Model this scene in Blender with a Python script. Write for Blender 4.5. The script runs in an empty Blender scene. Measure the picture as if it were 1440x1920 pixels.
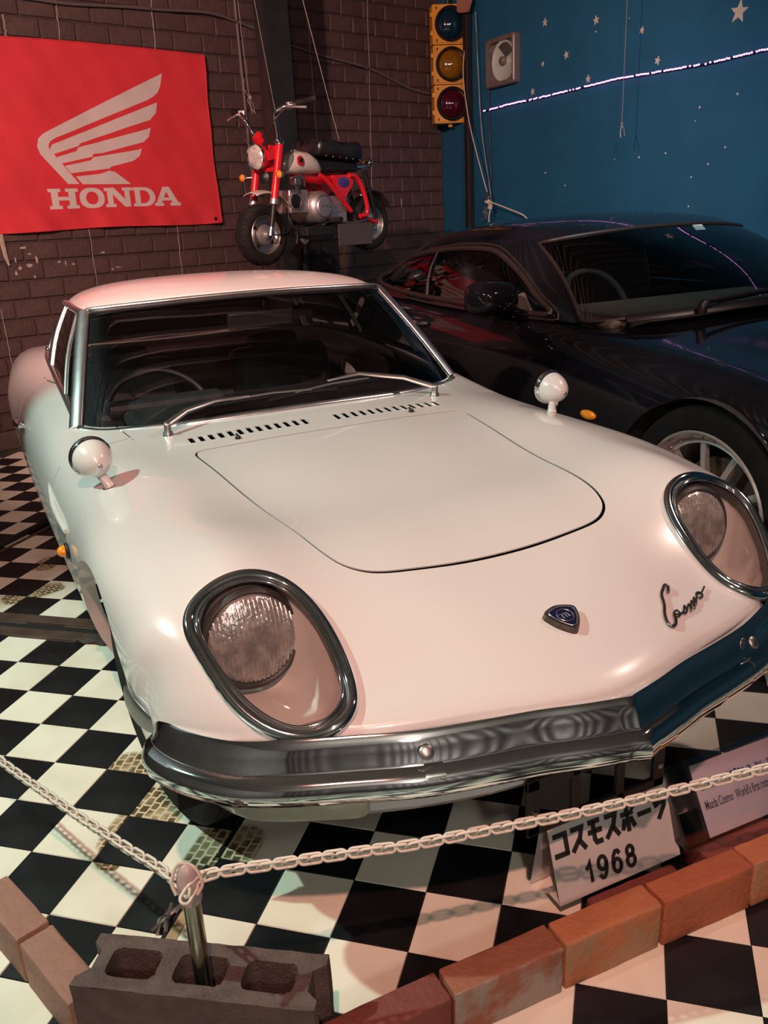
import bpy, bmesh, math, random
import numpy as np
from mathutils import Vector, Matrix, Euler
from mathutils.geometry import delaunay_2d_cdt
random.seed(7)
SC = bpy.context.scene
COL = SC.collection
# world units are metres; the white coupe stands with its nose at y = 0 pointing to -Y, floor z = 0
# ------------------------------------------------------------------ camera
cam_d = bpy.data.cameras.new('camera'); cam_o = bpy.data.objects.new('camera', cam_d); COL.objects.link(cam_o)
cam_d.sensor_fit = 'HORIZONTAL'; cam_d.sensor_width = 36.0; cam_d.lens = 36.0 * 1599.3 / 1440.0
cam_d.clip_start = .02; cam_d.clip_end = 60
YAW, PIT, ROL = .4349, .3309, -.0520
_f = Vector((math.sin(YAW) * math.cos(PIT), math.cos(YAW) * math.cos(PIT), -math.sin(PIT)))
_r = Vector((math.cos(YAW), -math.sin(YAW), 0)); _u = _r.cross(_f)
_c, _s = math.cos(ROL), math.sin(ROL)
_r, _u = _c * _r + _s * _u, -_s * _r + _c * _u
CAMLOC = Vector((-.897, -.9792, 1.29))
M = Matrix((( _r.x, _u.x, -_f.x), (_r.y, _u.y, -_f.y), (_r.z, _u.z, -_f.z))).to_4x4(); M.translation = CAMLOC
cam_o.matrix_world = M
SC.camera = cam_o
# ------------------------------------------------------------------ world, lights, exposure
w = bpy.data.worlds.new('world'); SC.world = w; w.use_nodes = True
w.node_tree.nodes['Background'].inputs[0].default_value = (.9, .8, .78, 1)
w.node_tree.nodes['Background'].inputs[1].default_value = .02
SC.view_settings.view_transform = 'Standard'; SC.view_settings.look = 'None'
SC.view_settings.exposure = 0.0; SC.view_settings.gamma = 1.0; SC.view_settings.use_curve_mapping = False

def spot(name, loc, aim, color, power, size_deg, blend, radius):
    d = bpy.data.lights.new(name, 'SPOT'); d.color = color; d.energy = power
    d.spot_size = math.radians(size_deg); d.spot_blend = blend; d.shadow_soft_size = radius
    o = bpy.data.objects.new(name, d); COL.objects.link(o); o.location = loc
    o.rotation_euler = (Vector(aim) - Vector(loc)).to_track_quat('-Z', 'Y').to_euler()
    return o
LAMP_W = (-2.45, 1.45, 2.95); AIM_W = (-.62, .62, .3)
LAMP_P = (-1.2, -1.35, 3.05); AIM_P = (1.0, 1.8, .6)
LAMP_K = (-2.1, .5, 3.1); AIM_K = (.75, 3.9, 1.6)
LAMP_B = (1.3, 1.2, 2.5); AIM_B = (2.95, 3.5, .75)
spot('spot_white', LAMP_W, AIM_W, (.70, 1.0, .87), 340, 64, .3, .035)
spot('spot_pink', LAMP_P, AIM_P, (1.0, .46, .37), 315, 82, .6, .035)
spot('spot_flag', LAMP_K, AIM_K, (1.0, .58, .50), 1000, 60, .5, .05)
spot('fill_top_right', (2.3, .3, 3.2), (.35, 1.4, .7), (1.0, .70, .62), 150, 60, .7, .06)  # added fill that lifts the bonnet and far fender against the nose
spot('spot_blue_wall', LAMP_B, AIM_B, (.80, .95, 1.0), 130, 84, .9, .05)
spot('chrome_fill_left', (-2.9, 2.7, 2.1), (-2.95, 3.1, 3.3), (.68, .93, 1.0), 90, 130, .6, .05)  # added to brighten the ceiling patch mirrored in the pillar chrome
for nm, loc, en, cl in (('ceiling_fill', (-1.2, -3.2, 2.6), 105, (1.0, .92, .84)),):  # unseen fill light added to brighten the ceiling and its reflections
    d = bpy.data.lights.new(nm, 'POINT'); d.color = cl; d.energy = en; d.shadow_soft_size = .15
    o = bpy.data.objects.new(nm, d); COL.objects.link(o); o.location = loc
# ------------------------------------------------------------------ spline surfaces
def spline_basis(t, x):
    """natural cubic spline through knots t: matrix mapping knot values to values at x"""
    t = np.asarray(t, float); x = np.asarray(x, float); n = len(t); h = np.diff(t)
    A = np.zeros((n, n)); B = np.zeros((n, n)); A[0, 0] = A[-1, -1] = 1
    for i in range(1, n - 1):
        A[i, i - 1] = h[i - 1]; A[i, i] = 2 * (h[i - 1] + h[i]); A[i, i + 1] = h[i]
        B[i, i - 1] = 6 / h[i - 1]; B[i, i] = -6 / h[i - 1] - 6 / h[i]; B[i, i + 1] = 6 / h[i]
    M = np.linalg.solve(A, B)
    k = np.clip(np.searchsorted(t, x) - 1, 0, n - 2); hk = h[k]
    a = (t[k + 1] - x) / hk; b = (x - t[k]) / hk
    I = np.eye(n)
    return (a[:, None] * I[k] + b[:, None] * I[k + 1]
            + (((a**3 - a) * hk**2 / 6)[:, None]) * M[k] + (((b**3 - b) * hk**2 / 6)[:, None]) * M[k + 1])

class Surf:
    def __init__(s, P, mirror=False, cx=0.0):
        P = np.array(P, float)                      # stations x rails x 3
        if mirror:                                  # rails 0..k from the centre line outwards
            Q = P[:, :0:-1].copy(); Q[..., 0] = 2 * cx - Q[..., 0]
            P = np.concatenate([Q, P], 1)
        s.P = P
        du = np.linalg.norm(np.diff(P, axis=0), axis=2).mean(1)
        dv = np.linalg.norm(np.diff(P, axis=1), axis=2).mean(0)
        s.U = np.r_[0, np.cumsum(np.maximum(du, .01))]; s.V = np.r_[0, np.cumsum(np.maximum(dv, .01))]
        if mirror: s.V = s.V - s.V[-1] / 2
        s.lo = None
    def __call__(s, u, v):
        u = np.clip(np.ravel(u), s.U[0], s.U[-1]); v = np.clip(np.ravel(v), s.V[0], s.V[-1])
        return np.einsum('ni,nj,ijk->nk', spline_basis(s.U, u), spline_basis(s.V, v), s.P, optimize=True)
    def normal(s, u, v, e=2e-3):
        u = np.asarray(u, float); v = np.asarray(v, float)
        a = s(np.minimum(u + e, s.U[-1]), v) - s(np.maximum(u - e, s.U[0]), v)
        b = s(u, np.minimum(v + e, s.V[-1])) - s(u, np.maximum(v - e, s.V[0]))
        n = np.cross(a, b); return n / np.maximum(np.linalg.norm(n, axis=1, keepdims=True), 1e-9)
    def inv(s, pts, axes, box):
        """(u, v) of points known in two coordinates, searched inside box (u0, u1, v0, v1)"""
        pts = np.array(pts, float)[:, :2]
        gu = np.linspace(box[0], box[1], 70); gv = np.linspace(box[2], box[3], 70)
        G = np.stack(np.meshgrid(gu, gv, indexing='ij'), -1).reshape(-1, 2)
        X = s(G[:, 0], G[:, 1])[:, axes]
        q = np.array([G[np.argmin(((X - p)**2).sum(1))] for p in pts])
        for _ in range(12):
            e = 1e-4
            f = s(q[:, 0], q[:, 1])[:, axes] - pts
            fu = (s(q[:, 0] + e, q[:, 1])[:, axes] - pts - f) / e
            fv = (s(q[:, 0], q[:, 1] + e)[:, axes] - pts - f) / e
            d = fu[:, 0] * fv[:, 1] - fu[:, 1] * fv[:, 0]; d = np.where(np.abs(d) < 1e-6, 1e-6, d)
            du = -(f[:, 0] * fv[:, 1] - f[:, 1] * fv[:, 0]) / d
            dv = -(fu[:, 0] * f[:, 1] - fu[:, 1] * f[:, 0]) / d
            q = q + np.clip(np.stack([du, dv], 1), -.03, .03)
            q[:, 0] = np.clip(q[:, 0], box[0], box[1]); q[:, 1] = np.clip(q[:, 1], box[2], box[3])
        return q

# white coupe, car nose towards -Y, centre line x = 0, half sections (x, y, z) from the centre line to the sill
WHITE = [
 [(0,.055,.44),(.22,.11,.44),(.42,.165,.437),(.55,.225,.435),(.648,.29,.432),(.712,.365,.425),(.725,.41,.415),(.722,.43,.38),(.69,.44,.31),(.64,.45,.23)],
 [(0,.012,.502),(.22,.068,.50),(.42,.128,.496),(.555,.188,.493),(.655,.255,.490),(.716,.335,.482),(.731,.39,.462),(.728,.42,.42),(.698,.43,.33),(.65,.44,.235)],
 [(0,.09,.539),(.22,.135,.536),(.42,.19,.527),(.55,.238,.545),(.642,.298,.573),(.704,.365,.560),(.731,.415,.497),(.730,.44,.425),(.70,.45,.33),(.652,.46,.235)],
 [(0,.20,.571),(.22,.235,.575),(.42,.275,.572),(.545,.32,.604),(.642,.365,.628),(.714,.415,.604),(.745,.455,.527),(.734,.48,.43),(.704,.485,.33),(.656,.49,.233)],
 [(0,.45,.634),(.22,.445,.642),(.415,.438,.660),(.543,.445,.689),(.634,.475,.673),(.723,.515,.634),(.755,.555,.555),(.742,.575,.44),(.714,.575,.33),(.666,.575,.23)],
 [(0,.75,.673),(.22,.75,.675),(.405,.75,.689),(.54,.75,.712),(.637,.75,.701),(.736,.76,.664),(.769,.77,.583),(.754,.77,.455),(.725,.77,.325),(.678,.77,.22)],
 [(0,1.05,.705),(.22,1.05,.706),(.425,1.05,.710),(.552,1.05,.723),(.647,1.05,.708),(.730,1.05,.673),(.768,1.05,.595),(.765,1.05,.460),(.736,1.05,.32),(.685,1.05,.21)],
 [(0,1.30,.728),(.22,1.30,.728),(.44,1.30,.725),(.562,1.30,.725),(.652,1.30,.711),(.730,1.30,.676),(.769,1.30,.602),(.772,1.30,.462),(.743,1.30,.32),(.69,1.30,.205)],
 [(0,1.50,.746),(.22,1.50,.744),(.45,1.50,.735),(.567,1.50,.728),(.659,1.50,.714),(.736,1.50,.684),(.774,1.50,.608),(.777,1.50,.463),(.747,1.50,.32),(.69,1.50,.20)],
 [(0,1.76,.75),(.22,1.76,.752),(.45,1.76,.752),(.57,1.76,.752),(.668,1.76,.742),(.742,1.76,.706),(.780,1.76,.618),(.782,1.76,.466),(.75,1.76,.32),(.69,1.76,.20)],
 [(0,2.2,.77),(.22,2.2,.775),(.43,2.2,.787),(.55,2.2,.798),(.655,2.2,.793),(.744,2.2,.745),(.788,2.2,.640),(.789,2.2,.470),(.755,2.2,.32),(.69,2.2,.20)],
 [(0,2.7,.79),(.22,2.7,.80),(.42,2.7,.812),(.53,2.7,.82),(.640,2.7,.818),(.738,2.7,.770),(.792,2.7,.655),(.792,2.7,.475),(.758,2.7,.32),(.69,2.7,.205)],
 [(0,3.2,.785),(.22,3.2,.79),(.40,3.2,.798),(.51,3.2,.805),(.625,3.2,.808),(.725,3.2,.762),(.786,3.2,.650),(.786,3.2,.480),(.75,3.2,.33),(.69,3.2,.22)],
 [(0,3.7,.745),(.22,3.7,.748),(.40,3.7,.755),(.50,3.7,.762),(.605,3.7,.765),(.698,3.7,.725),(.755,3.7,.625),(.756,3.7,.485),(.72,3.7,.35),(.66,3.7,.25)],
 [(0,4.0,.705),(.22,4.0,.708),(.38,4.0,.712),(.48,4.0,.716),(.575,3.99,.715),(.66,3.98,.685),(.71,3.97,.61),(.71,3.96,.49),(.68,3.95,.37),(.62,3.94,.28)],
 [(0,4.11,.66),(.20,4.11,.66),(.36,4.105,.66),(.46,4.10,.66),(.545,4.09,.655),(.62,4.06,.635),(.662,4.04,.585),(.662,4.02,.495),(.64,4.01,.38),(.59,4.0,.29)],
 [(0,4.14,.54),(.20,4.138,.54),(.36,4.13,.54),(.46,4.12,.54),(.54,4.105,.54),(.61,4.075,.53),(.645,4.05,.51),(.645,4.035,.46),(.625,4.02,.37),(.575,4.01,.29)],
 [(0,4.10,.36),(.20,4.098,.36),(.36,4.09,.36),(.46,4.08,.36),(.53,4.07,.36),(.59,4.05,.36),(.61,4.03,.36),(.61,4.02,.35),(.59,4.01,.31),(.55,4.0,.28)],
]
# ------------------------------------------------------------------ materials
def mat(name, base, rough=.5, metal=0.0, base2=None, nscale=20.0, detail=4.0, bump=0.0, bscale=60.0, coat=0.0, spec=.5, ramp=(.35, .65), emit=None, estr=0.0, rough2=None, coords='Object'):
    m = bpy.data.materials.new(name); m.use_nodes = True
    nt = m.node_tree; N = nt.nodes; L = nt.links; p = N['Principled BSDF']
    p.inputs['Base Color'].default_value = (*base, 1); p.inputs['Roughness'].default_value = rough
    p.inputs['Metallic'].default_value = metal; p.inputs['Coat Weight'].default_value = coat
    p.inputs['Coat Roughness'].default_value = .03; p.inputs['Specular IOR Level'].default_value = spec
    tc = N.new('ShaderNodeTexCoord')
    if base2 is not None or rough2 is not None:
        nz = N.new('ShaderNodeTexNoise'); nz.inputs['Scale'].default_value = nscale; nz.inputs['Detail'].default_value = detail
        L.new(tc.outputs[coords], nz.inputs['Vector'])
        cr = N.new('ShaderNodeValToRGB'); cr.color_ramp.elements[0].position = ramp[0]; cr.color_ramp.elements[1].position = ramp[1]
        b2 = base2 or base
        cr.color_ramp.elements[0].color = (*base, 1); cr.color_ramp.elements[1].color = (*b2, 1)
        L.new(nz.outputs['Fac'], cr.inputs['Fac']); L.new(cr.outputs['Color'], p.inputs['Base Color'])
        if rough2 is not None:
            mr = N.new('ShaderNodeMapRange'); mr.inputs['To Min'].default_value = rough; mr.inputs['To Max'].default_value = rough2
            L.new(nz.outputs['Fac'], mr.inputs['Value']); L.new(mr.outputs['Result'], p.inputs['Roughness'])
    if bump:
        nb = N.new('ShaderNodeTexNoise'); nb.inputs['Scale'].default_value = bscale; nb.inputs['Detail'].default_value = 3
        L.new(tc.outputs[coords], nb.inputs['Vector'])
        bp = N.new('ShaderNodeBump'); bp.inputs['Strength'].default_value = bump; bp.inputs['Distance'].default_value = .01
        L.new(nb.outputs['Fac'], bp.inputs['Height']); L.new(bp.outputs['Normal'], p.inputs['Normal'])
    if emit:
        p.inputs['Emission Color'].default_value = (*emit, 1); p.inputs['Emission Strength'].default_value = estr
    return m

def glass(name, tint, gloss=.02, ior=1.5, extra=0.0):
    """thin pane: clear tinted body plus a Fresnel mirror coat"""
    m = bpy.data.materials.new(name); m.use_nodes = True
    nt = m.node_tree; N = nt.nodes; L = nt.links; N.remove(N['Principled BSDF']); out = N['Material Output']
    t = N.new('ShaderNodeBsdfTransparent'); t.inputs[0].default_value = (*tint, 1)
    g = N.new('ShaderNodeBsdfGlossy'); g.inputs['Color'].default_value = (1, 1, 1, 1); g.inputs['Roughness'].default_value = gloss
    f = N.new('ShaderNodeFresnel'); f.inputs[0].default_value = ior
    mx = N.new('ShaderNodeMixShader')
    ad = N.new('ShaderNodeMath'); ad.operation = 'ADD'; ad.inputs[1].default_value = extra; ad.use_clamp = True
    L.new(f.outputs[0], ad.inputs[0]); L.new(ad.outputs[0], mx.inputs[0]); L.new(t.outputs[0], mx.inputs[1]); L.new(g.outputs[0], mx.inputs[2])
    L.new(mx.outputs[0], out.inputs['Surface'])
    return m

MT = {}
MT['paint'] = mat('white_paint', (.63, .62, .60), .25, coat=.6, base2=(.615, .605, .585), nscale=3)
MT['black_paint'] = mat('black_paint', (.0025, .0025, .004), .07, coat=.2, spec=.28, base2=(.006, .006, .009), nscale=3)
MT['chrome'] = mat('chrome', (.76, .77, .78), .035, 1.0, rough2=.075, nscale=25)
MT['steel'] = mat('dull_steel', (.42, .41, .40), .32, 1.0, rough2=.45, nscale=40)
MT['alloy'] = mat('cast_alloy', (.55, .53, .52), .38, .9, rough2=.55, nscale=60, bump=.1)
MT['rubber'] = mat('tyre_rubber', (.009, .009, .009), .8, spec=.2, base2=(.022, .02, .018), nscale=12, bump=.15, bscale=150)
MT['gasket'] = mat('black_rubber_seal', (.01, .01, .011), .45, base2=(.016, .016, .017), nscale=30)
MT['cavity'] = mat('dark_cavity', (.006, .006, .007), .9, base2=(.01, .01, .01), nscale=20)
MT['blackpl'] = mat('black_plastic', (.006, .006, .007), .45, base2=(.010, .010, .011), nscale=60, bump=.05)
MT['seat'] = mat('dark_seat_vinyl', (.018, .018, .021), .5, base2=(.03, .03, .034), nscale=30, bump=.15, bscale=200)
MT['carpet'] = mat('dark_carpet', (.014, .013, .013), .95, base2=(.022, .021, .021), nscale=200)
MT['amber'] = mat('amber_lens', (.75, .22, .01), .12, base2=(.85, .3, .02), nscale=60, coat=1)
MT['redlens'] = mat('red_lens', (.45, .01, .01), .12, base2=(.5, .02, .02), nscale=60, coat=1)
MT['ws'] = glass('windscreen_glass', (.86, .91, .90), .012, 1.5)
MT['sideglass'] = glass('side_window_glass', (.42, .44, .44), .012, 1.55, .03)
MT['cover'] = glass('headlamp_cover_glass', (.95, .95, .94), .02, 1.35)
MT['tyreprint'] = MT['rubber']

# ------------------------------------------------------------------ mesh builder
class MB:
    def __init__(s): s.v = []; s.f = []
    def add(s, vs, fs):
        o = len(s.v); s.v += [tuple(map(float, a)) for a in vs]; s.f += [tuple(o + i for i in f) for f in fs]; return s
    def box(s, c, size, rot=None):
        vs = [Vector((x * size[0] / 2, y * size[1] / 2, z * size[2] / 2)) for x in (-1, 1) for y in (-1, 1) for z in (-1, 1)]
        if rot is not None:
            R = rot if isinstance(rot, Matrix) else Euler(rot).to_matrix()
            vs = [R @ v for v in vs]
        return s.add([v + Vector(c) for v in vs], [(0, 1, 3, 2), (4, 6, 7, 5), (0, 4, 5, 1), (2, 3, 7, 6), (0, 2, 6, 4), (1, 5, 7, 3)])
    def ring_sweep(s, rings, close_path=False, caps=True):
        n = len(rings[0]); m = len(rings); vs = [p for r in rings for p in r]; fs = []
        for i in range(m if close_path else m - 1):
            a, b = i * n, ((i + 1) % m) * n
            for k in range(n): fs.append((a + k, a + (k + 1) % n, b + (k + 1) % n, b + k))
        if caps and not close_path:
            fs.append(tuple(range(n - 1, -1, -1))); fs.append(tuple((m - 1) * n + k for k in range(n)))
        return s.add(vs, fs)
    def tube(s, pts, r, n=10, closed=False, caps=True, flat=None):
        """round tube along pts; r number or list; flat=(normal list, ratio) squashes it along the normals"""
        P = [Vector(p) for p in pts]; m = len(P); rr = r if hasattr(r, '__len__') else [r] * m
        rings = []; prev = None
        for i in range(m):
            if closed: t = P[(i + 1) % m] - P[i - 1]
            else: t = P[min(i + 1, m - 1)] - P[max(i - 1, 0)]
            t.normalize()
            if flat is not None: a = Vector(flat[0][i])
            elif prev is None: a = Vector((0, 0, 1)) if abs(t.z) < .9 else Vector((1, 0, 0))
            else: a = prev
            a = (a - t * a.dot(t)).normalized(); prev = a; b = t.cross(a)
            k = flat[1] if flat is not None else 1.0
            rings.append([P[i] + (a * math.cos(q) * k + b * math.sin(q)) * rr[i] for q in [2 * math.pi * j / n for j in range(n)]])
        return s.ring_sweep(rings, closed, caps)
    def cyl(s, a, b, r, r2=None, n=20): return s.tube([a, b], [r, r if r2 is None else r2], n)
    def lathe(s, prof, o, axis, n=28, cap=True):
        o = Vector(o); ax = Vector(axis).normalized(); a = Vector((0, 0, 1)) if abs(ax.z) < .9 else Vector((1, 0, 0))
        a = (a - ax * a.dot(ax)).normalized(); b = ax.cross(a)
        rings = [[o + ax * h + (a * math.cos(q) + b * math.sin(q)) * max(r, 1e-4) for q in [2 * math.pi * j / n for j in range(n)]] for r, h in prof]
        return s.ring_sweep(rings, False, cap)
    def ellipsoid(s, c, rad, R=None, nu=16, nv=10):
        R = R or Matrix.Identity(3); rings = []
        for i in range(nv + 1):
            th = math.pi * (i + .02 if i == 0 else i - .02 if i == nv else i) / nv
            rings.append([Vector(c) + R @ Vector((rad[0] * math.sin(th) * math.cos(p), rad[1] * math.sin(th) * math.sin(p), rad[2] * math.cos(th))) for p in [2 * math.pi * j / nu for j in range(nu)]])
        return s.ring_sweep(rings)
    def prism(s, poly, f0, f1):
        """poly: 2D points; f0/f1 map a 2D point to the two 3D faces"""
        n = len(poly); vs = [f0(*p) for p in poly] + [f1(*p) for p in poly]
        fs = [tuple(range(n - 1, -1, -1)), tuple(range(n, 2 * n))] + [(i, (i + 1) % n, n + (i + 1) % n, n + i) for i in range(n)]
        return s.add(vs, fs)
    def grid(s, G):
        m, n = len(G), len(G[0]); return s.add([p for r in G for p in r], [(i * n + j, i * n + j + 1, (i + 1) * n + j + 1, (i + 1) * n + j) for i in range(m - 1) for j in range(n - 1)])
    def mesh(s, name, smooth=40, off=(0, 0, 0), fixn=True):
        me = bpy.data.meshes.new(name)
        me.from_pydata([(v[0] - off[0], v[1] - off[1], v[2] - off[2]) for v in s.v], [], s.f)
        if fixn:
            bm = bmesh.new(); bm.from_mesh(me); bmesh.ops.recalc_face_normals(bm, faces=bm.faces); bm.to_mesh(me); bm.free()
        if smooth:
            me.polygons.foreach_set('use_smooth', [True] * len(me.polygons)); me.set_sharp_from_angle(angle=math.radians(smooth))
        return me
    def build(s, name, m, parent=None, smooth=40, off=(0, 0, 0), bevel=0, fixn=True):
        me = s.mesh(name, smooth, off, fixn); me.materials.append(MT[m] if isinstance(m, str) else m)
        return link(name, me, parent, bevel)

def link(name, me, parent=None, bevel=0, loc=None, rot=None):
    o = bpy.data.objects.new(name, me); COL.objects.link(o)
    if parent is not None: o.parent = parent
    if loc is not None: o.location = loc
    if rot is not None: o.rotation_euler = rot
    if bevel:
        b = o.modifiers.new('bevel', 'BEVEL'); b.width = bevel; b.segments = 2; b.limit_method = 'ANGLE'
    return o
def tag(o, label=None, cat=None, group=None, kind=None):
    if label: o['label'] = label
    if cat: o['category'] = cat
    if group: o['group'] = group
    if kind: o['kind'] = kind
    return o
def thing(name, label, cat, loc=(0, 0, 0), rz=0.0, group=None):
    o = bpy.data.objects.new(name, None); COL.objects.link(o); o.location = loc; o.rotation_euler = (0, 0, rz); o.empty_display_size = .1
    return tag(o, label, cat, group)
def copy_part(src, parent):
    c = src.copy(); COL.objects.link(c); c.parent = parent
    for ch in list(src.children): copy_part(ch, c)
    return c
def bez(ctrl, n=60, closed=False):
    """Catmull-Rom through control points"""
    P = [Vector(p) for p in ctrl]; m = len(P); out = []
    segs = m if closed else m - 1
    for i in range(segs):
        p1, p2 = P[i], P[(i + 1) % m]
        p0 = P[i - 1] if (closed or i > 0) else p1 * 2 - p2
        p3 = P[(i + 2) % m] if (closed or i + 2 < m) else p2 * 2 - p1
        k = max(2, n // segs)
        for j in range(k):
            t = j / k
            out.append(.5 * ((2 * p1) + (p2 - p0) * t + (2 * p0 - 5 * p1 + 4 * p2 - p3) * t * t + (3 * p1 - p0 - 3 * p2 + p3) * t ** 3))
    if not closed: out.append(P[-1])
    return out
def round_poly(pts, r, n=6):
    """rounded-corner polygon in 2D; r number or list"""
    m = len(pts); out = []
    for i in range(m):
        p = Vector(pts[i][:2]); a = Vector(pts[i - 1][:2]); b = Vector(pts[(i + 1) % m][:2]); ri = r[i] if hasattr(r, '__len__') else r
        da, db = (a - p), (b - p); ri = min(ri, da.length * .49, db.length * .49)
        s0 = p + da.normalized() * ri; s1 = p + db.normalized() * ri
        for j in range(n + 1):
            t = j / n; out.append(s0 * (1 - t) ** 2 + p * 2 * t * (1 - t) + s1 * t * t)
    return [(q.x, q.y) for q in out]

# ------------------------------------------------------------------ cut panels out of a spline surface
def inside(poly, pts):
    x, y = pts[:, 0], pts[:, 1]; r = np.zeros(len(pts), bool); P = np.array(poly); n = len(P)
    for i in range(n):
        x0, y0 = P[i - 1]; x1, y1 = P[i]
        c = (y0 > y) != (y1 > y)
        with np.errstate(divide='ignore', invalid='ignore'): r ^= c & (x < (x1 - x0) * (y - y0) / (y1 - y0) + x0)
    return r
def cut_surface(S, loops, res, dom=None):
    """triangulate the (u, v) domain with the loops as exact edges; returns params, triangles, index of the innermost loop per triangle"""
    u0, u1, v0, v1 = dom or (S.U[0], S.U[-1], S.V[0], S.V[-1])
    nu, nv = int((u1 - u0) / res) + 1, int((v1 - v0) / res) + 1
    G = np.stack(np.meshgrid(np.linspace(u0, u1, nu), np.linspace(v0, v1, nv), indexing='ij'), -1).reshape(-1, 2)
    edge = (np.abs(G[:, 0] - u0) < 1e-9) | (np.abs(G[:, 0] - u1) < 1e-9) | (np.abs(G[:, 1] - v0) < 1e-9) | (np.abs(G[:, 1] - v1) < 1e-9)
    keep = np.ones(len(G), bool); pts = []; edges = []
    for lp in loops:
        lp = np.array(lp); o = len(pts)
        for p in lp: keep &= edge | (((G - p)**2).sum(1) > (.35 * res)**2)
        pts += [tuple(p) for p in lp]; n = len(lp); edges += [(o + i, o + (i + 1) % n) for i in range(n)]
    V = pts + [tuple(p) for p in G[keep]]
    r = delaunay_2d_cdt([Vector(p) for p in V], edges, [], 0, 1e-7)
    Q = np.array([tuple(p) for p in r[0]]); T = np.array([tuple(t) for t in r[2]])
    c = Q[T].mean(1); reg = np.full(len(T), -1)
    for i, lp in enumerate(loops): reg[inside(lp, c)] = i
    out = (c[:, 0] < u0) | (c[:, 0] > u1) | (c[:, 1] < v0) | (c[:, 1] > v1)
    a = Q[T]; area = np.abs((a[:, 1, 0] - a[:, 0, 0]) * (a[:, 2, 1] - a[:, 0, 1]) - (a[:, 2, 0] - a[:, 0, 0]) * (a[:, 1, 1] - a[:, 0, 1]))
    reg[out | (area < 1e-9)] = -9
    return Q, T, reg
def panel(name, S, Q, T, m, parent, off=(0, 0, 0), lift=0.0, rim=.010, sign=1.0, flip=False):
    """object from triangles T of surface S, smooth normals from the surface, edges turned in by rim"""
    ids = np.unique(T); mp = {int(k): i for i, k in enumerate(ids)}
    q = Q[ids]; X = S(q[:, 0], q[:, 1]); Nn = S.normal(q[:, 0], q[:, 1]) * sign
    X = X + Nn * lift - np.array(off)
    F = [tuple(mp[int(k)] for k in t) for t in T]
    # orient to the normals
    F2 = []
    for f in F:
        a, b, c = X[f[0]], X[f[1]], X[f[2]]
        F2.append(f if np.dot(np.cross(b - a, c - a), Nn[f[0]]) > 0 else (f[0], f[2], f[1]))
    vs = [tuple(x) for x in X]; nn = [tuple(x) for x in Nn]; F = F2
    if rim:
        cnt = {}
        for f in F:
            for k in range(3):
                e = (f[k], f[(k + 1) % 3]); cnt[tuple(sorted(e))] = cnt.get(tuple(sorted(e)), 0) + 1
        F3 = []
        for f in F:
            for k in range(3):
                a, b = f[k], f[(k + 1) % 3]
                if cnt[tuple(sorted((a, b)))] == 1:
                    i = len(vs); A, B = X[a], X[b]
                    d = np.cross(B - A, Nn[a]); d = d / max(np.linalg.norm(d), 1e-9)
                    vs += [tuple(A), tuple(B), tuple(B - Nn[b] * rim), tuple(A - Nn[a] * rim)]; nn += [tuple(d)] * 4
                    F3.append((i + 1, i, i + 3, i + 2))
        F = F + F3
    me = bpy.data.meshes.new(name); me.from_pydata(vs, [], F)
    me.polygons.foreach_set('use_smooth', [True] * len(me.polygons))
    me.normals_split_custom_set_from_vertices(nn)
    me.materials.append(MT[m] if isinstance(m, str) else m)
    return link(name, me, parent)
def text_mesh(name, body, size, m, parent, fn, extrude=.0005, bold=0.0, spacing=1.0, align='LEFT'):
    """flat lettering converted to a mesh; fn maps its (x, y, z) to the parent's space"""
    cu = bpy.data.curves.new(name, 'FONT'); cu.body = body; cu.size = size; cu.extrude = extrude; cu.offset = bold; cu.space_character = spacing; cu.align_x = align
    ob = bpy.data.objects.new(name, cu); COL.objects.link(ob)
    dg = bpy.context.evaluated_depsgraph_get(); me = bpy.data.meshes.new_from_object(ob.evaluated_get(dg)); me.name = name
    bpy.data.objects.remove(ob); bpy.data.curves.remove(cu)
    for v in me.vertices: v.co = fn(*v.co)
    me.materials.clear(); me.materials.append(MT[m] if isinstance(m, str) else m)
    return link(name, me, parent)
# ================================================================== the room
PH = math.radians(15); WD = Vector((math.cos(PH), math.sin(PH), 0)); WN = Vector((math.sin(PH), -math.cos(PH), 0))   # brick wall: along, into the room
W0 = Vector((-.858, 4.918, 0)); CLEN = 4.057; CORNER = W0 + WD * CLEN
PB = math.radians(-87); BD = Vector((math.cos(PB), math.sin(PB), 0)); BN = Vector((BD.y, -BD.x, 0))              # blue wall
if BN.x > 0: BN = -BN
CEIL = 3.35
def wallp(s, z, d=0.0): return W0 + WD * s + WN * d + Vector((0, 0, z))
def bluep(s, z, d=0.0): return CORNER + BD * s + BN * d + Vector((0, 0, z))
def struct(o): o['kind'] = 'structure'; return o

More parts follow.
